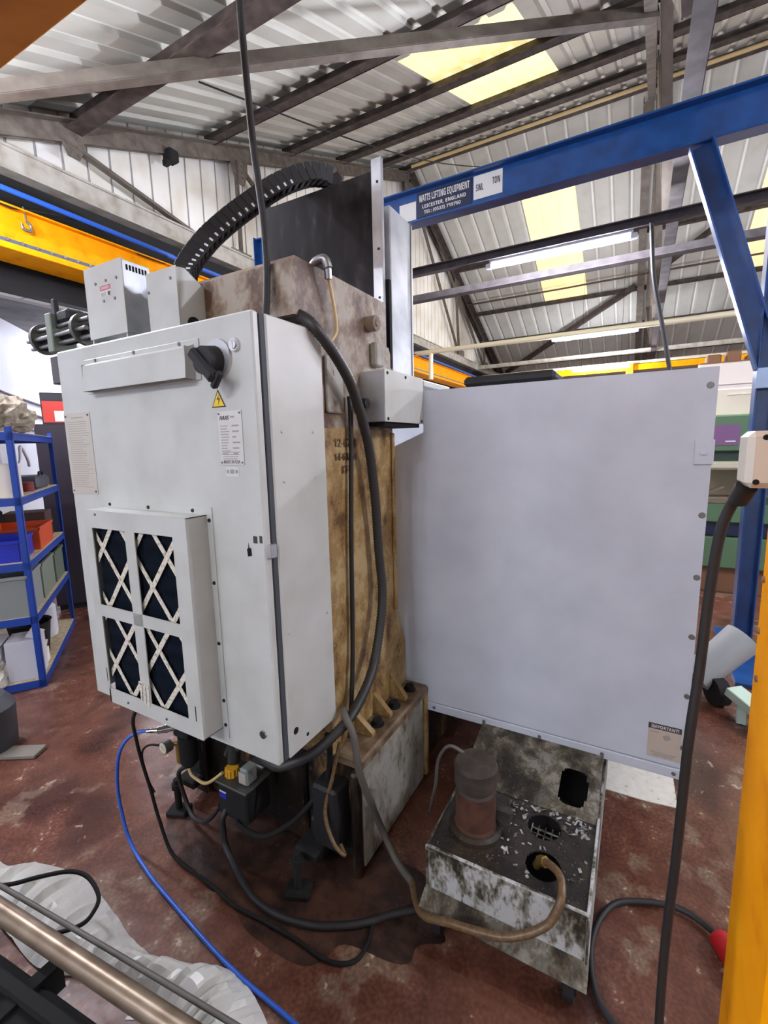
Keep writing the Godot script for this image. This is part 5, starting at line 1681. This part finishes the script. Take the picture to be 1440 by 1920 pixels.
	# bottom shelf
	for i in 2:
		o = item.call("carton", ["white carton at the near corner of the bottom shelf", "white carton left of the near corner one on the bottom shelf"][i], "box", 0.13, 0.06, -0.11 - 0.2 * i, "")
		mb = MB.new()
		mb.bx(-0.1, 0.1, 0, 0.27, -0.09, 0.09, 0.003)
		local_part(o, "box", mb, M.carton)
		mb = MB.new()
		mb.box(Transform3D(Basis(V(1, 0, 0), 0.4), V(0, 0.28, 0.06)), V(0.19, 0.003, 0.08))
		local_part(o, "flap", mb, M.carton)
	o = item.call("black_bucket", "black bucket on the bottom shelf", "bucket", 0.45, 0.06, -0.15)
	mb = MB.new()
	mb.lathe(Transform3D.IDENTITY, [Vector2(0.0, 0.0), Vector2(0.1, 0.0), Vector2(0.13, 0.26), Vector2(0.138, 0.27), Vector2(0.12, 0.26), Vector2(0.09, 0.02), Vector2(0.0, 0.02)], 24)
	local_part(o, "pail", mb, M.dark)
	o = item.call("white_jug", "white plastic jug behind the black bucket on the bottom shelf", "jug", 0.9, 0.06, -0.15)
	mb = MB.new()
	mb.lathe(Transform3D.IDENTITY, [Vector2(0.0, 0.0), Vector2(0.08, 0.0), Vector2(0.085, 0.03), Vector2(0.085, 0.24), Vector2(0.03, 0.3), Vector2(0.03, 0.33), Vector2(0.0, 0.33)], 24)
	local_part(o, "body", mb, M.carton)
	o = item.call("cardboard_scrap", "torn cream cardboard pack beside the black bucket on the bottom shelf", "carton", 0.3, 0.06, -0.08)
	mb = MB.new()
	mb.bx(-0.05, 0.05, 0, 0.1, -0.05, 0.05, 0.004)
	mb.box(Transform3D(Basis(V(0, 0, 1), 0.5), V(0.03, 0.12, 0)), V(0.09, 0.003, 0.09))
	local_part(o, "pack", mb, M.paper)
	# dark cabinet behind with the tool case on top
	var k := thing("dark_cabinet", "tall dark cabinet behind the far end of the blue shelf", "cabinet", V(-5.02, 0, -2.62))
	k.rotation.y = th
	mb = MB.new()
	mb.bx(-0.3, 0.3, 0.05, 1.82, -0.3, 0.35, 0.006)
	local_part(k, "body", mb, mat(C(38, 30, 40), 0.5))
	mb = MB.new()
	mb.bx(-0.28, 0.28, 0.0, 0.06, -0.28, 0.33)
	local_part(k, "plinth", mb, M.dark)
	var c := thing("power_tool_case", "black and red power tool carton on top of the dark cabinet", "case", V(-5.02, 1.82, -2.55))
	c.rotation.y = th + 0.1
	mb = MB.new()
	mb.bx(-0.16, 0.16, 0, 0.3, -0.2, 0.2, 0.006)
	local_part(c, "carton", mb, mat(C(34, 34, 40), 0.5))
	mb = MB.new()
	mb.bx(-0.164, -0.159, 0.02, 0.22, -0.19, 0.19)
	local_part(c, "red_panel", mb, mat(C(190, 56, 44), 0.5))
	mb = MB.new()
	mb.bx(-0.167, -0.163, 0.03, 0.13, -0.1, 0.06)
	local_part(c, "white_label", mb, M.signwhite)
	# pipes and cables on the annex wall
	var d := V(-0.7187, 0, -0.6954)
	var nn := V(0.6954, 0, -0.7187)
	var w0 := V(-5.3, 0, -1.75) + nn * 0.02
	for i in 3:
		mb = MB.new()
		var y: float = [2.32, 2.17, 1.98][i]
		mb.tube([w0 - d * 1.6 + V(0, y + 0.24, 0), w0 - d * 0.7 + V(0, y + 0.08, 0), w0 + V(0, y, 0), w0 + d * 1.0 + V(0, y - 0.12, 0), w0 + d * 2.4 + V(0, y - 0.2, 0)], [0.012, 0.014, 0.012][i], 6, 5)
		solo("wall_cable", mb, mat(C(110, 100, 110), 0.6), ["upper grey cable sagging along the white annex wall", "middle grey cable sagging along the white annex wall", "lowest grey cable along the white annex wall"][i], "cable", "cables on the annex wall")
	mb = MB.new()
	mb.tube([w0 - d * 0.35 + V(0, 1.2, 0), w0 - d * 0.35 + V(0, 2.05, 0)], 0.035, 10, 2)
	solo("wall_pipe", mb, M.carton, "white vertical pipe on the annex wall above the rag bundle", "pipe")
	mb = MB.new()
	mb.cyl(V(-5.35, 3.0, -1.95), V(-5.35, 2.975, -1.95), 0.16, 0.15, 24)
	solo("ceiling_vent", mb, M.hole, "dark round opening in the grey boarded annex ceiling", "vent")
	# things at the left edge
	mb = MB.new()
	mb.blob(V(-3.66, 0.1, -1.19), V(0.14, 0.2, 0.12), fnl(8, 0.02, 3), 0.4, 28, 18, -0.1)
	solo("cream_sack", mb, M.paper, "crumpled cream sack at the foot of the blue shelf", "sack")
	mb = MB.new()
	mb.lathe(xf(V(-2.93, 0, -0.9)), [Vector2(0.0, 0.0), Vector2(0.11, 0.0), Vector2(0.13, 0.02), Vector2(0.14, 0.24), Vector2(0.1, 0.3), Vector2(0.0, 0.31)], 24)
	solo("dark_drum", mb, mat(C(56, 56, 62), 0.6), "dark grey drum at the left edge on the red floor", "drum")
	mb = MB.new()
	mb.bar(V(-3.2, 0.012, -0.7), V(-2.65, 0.012, -1.02), 0.09, 0.02, Vector3.UP, 0.003)
	solo("floor_strip", mb, mat(C(126, 120, 112), 0.7), "flat grey metal strip lying on the floor beside the dark drum", "strip")

func build_foreground() -> void:
	var mb := MB.new()
	mb.cyl(V(-1.75, 0.5, -0.31), V(-0.45, 0.5, -0.434), 0.0205, -1, 24)
	solo("shiny_bar", mb, M.rod, "worn shiny steel bar running across the bottom left corner", "bar")
	var w := thing("workbench_bed", "dark steel machine bed below the shiny bar in the bottom left corner", "machine", V(-1.2, 0, -0.2))
	mb = MB.new()
	mb.bar(V(-1.9, 0.25, -0.16), V(-0.45, 0.25, -0.3), 0.2, 0.42, Vector3.UP, 0.01)
	part(w, "bed", mb, M.pit)
	mb = MB.new()
	for i in 5: mb.bar(V(-1.6 + 0.28 * i, 0.44, -0.2 - 0.027 * i), V(-1.6 + 0.28 * i, 0.44, -0.325 - 0.027 * i), 0.03, 0.06)
	mb.bar(V(-1.7, 0.475, -0.24), V(-0.5, 0.475, -0.36), 0.02, 0.02)
	part(w, "bar_support", mb, M.pit)
	# clear plastic sheeting on the floor
	var rng := FastNoiseLite.new()
	rng.seed = 4
	rng.frequency = 1.2
	mb = MB.new()
	var edge_a := pts([-2.25, 0, -0.62, -2.02, 0, -0.62, -1.9, 0, -0.69, -1.7, 0, -0.73, -1.5, 0, -0.71, -1.29, 0, -0.68, -1.15, 0, -0.71, -1.0, 0, -0.77, -0.9, 0, -0.76, -0.79, 0, -0.72, -0.7, 0, -0.66])
	var edge_b := pts([-2.25, 0, -0.42, -2.0, 0, -0.45, -1.85, 0, -0.5, -1.7, 0, -0.5, -1.5, 0, -0.5, -1.35, 0, -0.56, -1.2, 0, -0.61, -1.06, 0, -0.62, -0.98, 0, -0.56, -0.9, 0, -0.5, -0.8, 0, -0.45])
	var ea := mb.smooth(edge_a, 9)
	var eb := mb.smooth(edge_b, 9)
	var g := []
	for i in ea.size():
		var row := []
		for j in 9:
			var f := j / 8.0
			var q: Vector3 = ea[i].lerp(eb[i], f)
			var rip := absf(sin(i * 0.55 + rng.get_noise_2d(i * 0.3, 3.0) * 3.0)) * 0.022
			q.y = 0.006 + sin(PI * f) * (0.035 + rip) + 0.02 * maxf(0.0, rng.get_noise_2d(q.x * 8.0, q.z * 8.0))
			row.append(q)
		g.append(row)
	for i in g.size() - 1:
		for j in 8: mb.quad(g[i][j], g[i][j + 1], g[i + 1][j + 1], g[i + 1][j])
	solo("plastic_sheet", mb, M.plastic, "rumpled translucent plastic sheeting lying on the floor at the bottom left", "plastic sheet")
	hose("grey_strap", [-1.75, 0.42, -0.38, -1.449, 0.4, -0.424, -1.05, 0.395, -0.47, -0.648, 0.39, -0.514, -0.4, 0.38, -0.54], 0.0062, M.hosegrey, "grey hose stretched above the plastic sheeting beside the shiny bar", "hose")
	hose("loop_cable", [-1.9, 0.21, -0.4, -1.758, 0.2, -0.464, -1.675, 0.2, -0.516, -1.626, 0.2, -0.568, -1.567, 0.19, -0.633, -1.512, 0.17, -0.66, -1.436, 0.15, -0.649, -1.418, 0.13, -0.621, -1.422, 0.12, -0.583, -1.494, 0.1, -0.533, -1.56, 0.1, -0.49], 0.0065, M.dark, "thin black cable curling in a loop over the plastic sheeting", "cable")
	mb = MB.new()
	mb.box(Transform3D(Basis(V(0, 1, 0), 0.5), V(-1.12, 0.02, -0.56)), V(0.06, 0.004, 0.008))
	solo("white_offcut", mb, M.signwhite, "thin white offcut lying on the floor beside the plastic sheeting", "scrap")
	# oil soaked into the floor in front of the machine base
	var st := PackedVector2Array()
	var sn := fnl(91, 0.25, 2)
	for i in 144:
		var t := TAU * i / 144.0
		var k := 1.0 + 0.4 * sn.get_noise_2d(cos(t) * 4.0, sin(t) * 4.0)
		st.append(Vector2(-1.06 + 0.56 * k * cos(t) + 0.12 * sin(t), 1.16 + 0.25 * k * sin(t)))
	mb = MB.new()
	mb.prism(st, Transform3D(Basis(V(1, 0, 0), V(0, 0, -1), V(0, 1, 0)), Vector3.ZERO), 0.0, 0.0015)
	solo("oil_stain", mb, M.oilfilm, "dark oil stain soaked into the red floor around the machine's feet", "stain")
	# paper sheet under the enclosure
	mb = MB.new()
	mb.prism(PackedVector2Array([Vector2(-0.1, 2.3), Vector2(0.212, 2.295), Vector2(0.217, 2.1), Vector2(0.1, 2.085), Vector2(-0.061, 2.08), Vector2(-0.12, 2.1)]), Transform3D(Basis(V(1, 0, 0), V(0, 0, -1), V(0, 1, 0)), Vector3.ZERO), 0.0, 0.004)
	solo("paper_sheet", mb, M.paper, "oil-stained paper sheet on the floor below the enclosure panel", "paper")

func build_background() -> void:
	# yellow crane rail on the left with its blue hose
	var r := thing("crane_rail", "long yellow crane runway beam below the white gable cladding", "crane rail", V(-4.7, 3.2, -5))
	var mb := MB.new()
	mb.bx(-4.71, -4.695, 3.32, 3.58, -18.5, 0)
	mb.bx(-4.78, -4.64, 3.575, 3.59, -18.5, 0, 0.003)
	part(r, "web", mb, M.yellow)
	mb = MB.new()
	mb.bx(-4.9, -4.55, 3.2, 3.25, -18.5, 0, 0.004)
	part(r, "bottom_flange", mb, M.yellow)
	mb = MB.new()
	mb.bx(-4.75, -4.66, 3.25, 3.32, -18.5, 0)
	part(r, "rail_strip", mb, mat(C(78, 84, 96), 0.5))
	mb = MB.new()
	for i in 60: mb.cyl(V(-4.66, 3.31, -0.3 - 0.11 * i), V(-4.65, 3.31, -0.3 - 0.11 * i), 0.014, -1, 6)
	part(r, "rivets", mb, M.steel)
	hose("blue_pipe", [-4.6, 3.7, 0.0, -4.6, 3.68, -2.0, -4.6, 3.66, -3.5, -4.6, 3.64, -5.0, -4.6, 3.6, -18], 0.022, M.bluehose, "bright blue air pipe running along above the yellow crane rail", "pipe")
	mb = MB.new()
	for i in 14: mb.cyl(V(-4.65, 3.62 + 0.06 * sin(i * 1.3), -1.0 - 0.28 * i), V(-4.65, 3.62 + 0.06 * sin(i * 1.3 + 1.3), -1.28 - 0.28 * i), 0.008, -1, 6)
	solo("loose_cable", mb, M.dark, "dark loose cable draped behind the blue pipe on the crane rail", "cable")
	mb = MB.new()
	mb.tube([V(-4.68, 3.62, -2.22), V(-4.66, 3.55, -2.22), V(-4.65, 3.5, -2.22)], 0.008, 6, 4)
	mb.tube([V(-4.65, 3.5, -2.22), V(-4.65, 3.47, -2.25), V(-4.65, 3.43, -2.24), V(-4.65, 3.43, -2.19), V(-4.65, 3.47, -2.18)], 0.012, 6, 4)
	solo("hook", mb, M.steel, "small steel hook hanging on the yellow crane rail at the left edge", "hook")
	# crane bridge far away
	var b := thing("crane_bridge", "thin yellow crane bridge girder spanning beyond the enclosure panel", "crane", V(0, 3.3, -13.6))
	mb = MB.new()
	mb.bx(-4.6, 9.0, 3.47, 3.63, -15.1, -14.95, 0.004)
	part(b, "girder", mb, M.yellow)
	mb = MB.new()
	mb.bx(-0.44, -0.26, 3.36, 3.64, -15.15, -14.85, 0.01)
	part(b, "trolley", mb, M.yellow)
	mb = MB.new()
	mb.bx(-4.6, 9.0, 3.65, 3.72, -15.05, -14.98)
	part(b, "cable_track", mb, M.cream)
	# dark tie against the far wall
	mb = MB.new()
	mb.bx(-5.1, 9.1, 2.5, 3.3, -18.88, -18.8)
	solo("wall_cladding_band", mb, mat(C(120, 118, 116), 0.7), "grey cladding band low on the far wall", "cladding")
	# green machine to the right behind the panel
	var g := thing("green_machine", "green press machine with a purple panel beyond the enclosure", "machine", V(1.2, 0, -6))
	mb = MB.new()
	mb.bx(0.3, 2.6, 1.42, 1.76, -6.2, -5.5, 0.01)
	part(g, "upper_body", mb, M.green)
	mb = MB.new()
	mb.bx(0.55, 0.83, 1.475, 1.67, -5.5, -5.493)
	part(g, "purple_panel", mb, M.purple)
	mb = MB.new()
	mb.bx(0.72, 0.8, 1.505, 1.52, -5.493, -5.488)
	part(g, "panel_print", mb, M.signwhite)
	mb = MB.new()
	mb.bx(0.3, 2.6, 1.32, 1.42, -6.2, -5.56)
	part(g, "throat", mb, M.dkgreen)
	mb = MB.new()
	mb.bx(0.3, 2.6, 0.72, 0.905, -6.3, -5.5, 0.01)
	part(g, "bed", mb, M.green)
	mb = MB.new()
	mb.bx(0.3, 2.6, 0.58, 0.72, -6.25, -5.56)
	part(g, "recess", mb, M.navy)
	mb = MB.new()
	mb.bx(0.3, 2.6, 0.26, 0.57, -6.3, -5.5, 0.01)
	part(g, "plinth_cover", mb, M.green)
	mb = MB.new()
	mb.bx(0.35, 2.55, 0.0, 0.25, -6.2, -5.58)
	part(g, "plinth", mb, M.brown)
	mb = MB.new()
	mb.bx(0.35, 2.5, 0.9, 1.33, -6.3, -6.2)
	part(g, "back_plate", mb, mat(C(176, 160, 132), 0.6))
	mb = MB.new()
	mb.bx(0.4, 2.4, 1.24, 1.32, -5.9, -5.5, 0.02)
	solo("cream_carton", mb, M.cream, "long cream carton laid in the throat of the green machine", "carton")
	mb = MB.new()
	mb.bx(0.5, 0.85, 0.905, 0.97, -5.75, -5.5, 0.01)
	mb.box(Transform3D(Basis(V(0, 0, 1), 0.5), V(0.66, 1.02, -5.6)), V(0.2, 0.03, 0.1), 0.004)
	mb.cyl(V(0.9, 0.9, -5.6), V(0.9, 1.1, -5.6), 0.07, -1, 14)
	solo("parts_pile", mb, mat(C(120, 108, 88), 0.6), "pile of small dull parts on the green machine bed", "parts")
	var wc := thing("white_cabinet", "cream white cabinet standing behind the top of the green machine", "cabinet", V(1.1, 1.76, -6))
	mb = MB.new()
	mb.bx(0.4, 0.92, 1.76, 2.02, -6.15, -5.6, 0.01)
	part(wc, "body", mb, mat(C(222, 212, 190), 0.6))
	mb = MB.new()
	mb.bx(0.72, 0.9, 1.955, 1.96, -5.6, -5.59)
	part(wc, "handle", mb, M.signwhite)
	mb = MB.new()
	mb.bx(0.8, 4.5, 0.0, 2.75, -9.6, -9.4, 0.01)
	mb.bx(0.8, 4.5, 2.4, 2.43, -9.4, -9.36)
	solo("white_partition", mb, mat(C(214, 206, 200), 0.7), "white partition wall beyond the green machine", "partition")
	mb = MB.new()
	for i in 14: mb.bx(0.9 + 0.26 * i, 1.1 + 0.26 * i, 2.76, 2.9 + 0.05 * sin(i * 2.3), -9.7, -9.45, 0.02)
	mb.bx(0.8, 4.5, 2.75, 2.77, -9.7, -9.4)
	solo("roof_clutter", mb, M.brown, "row of brown boxes along the top of the white partition", "boxes")
	# white tub with black castor and pale green trestle foot at the right
	var t := thing("tilted_tube", "pale grey tube leaning on a black castor right of the rubber cable", "tube", V(0.5, 0.1, -3.3))
	mb = MB.new()
	mb.cyl(V(0.36, 0.12, -3.15), V(0.6, 0.36, -3.3), 0.085, 0.1, 24)
	part(t, "barrel", mb, mat(C(160, 163, 162), 0.5))
	mb = MB.new()
	mb.cyl(V(0.44, 0.08, -3.1), V(0.5, 0.08, -3.13), 0.08, -1, 20)
	part(t, "castor", mb, M.dark)
	mb = MB.new()
	mb.bar(V(0.52, 0.16, -3.0), V(0.78, 0.06, -2.7), 0.1, 0.05, Vector3.UP, 0.004)
	mb.bar(V(0.56, 0.0, -2.95), V(0.56, 0.15, -2.98), 0.04, 0.04)
	mb.bar(V(0.74, 0.0, -2.74), V(0.74, 0.08, -2.74), 0.04, 0.04)
	solo("trestle_foot", mb, M.palegreen, "pale green steel trestle foot beside the yellow post", "trestle")
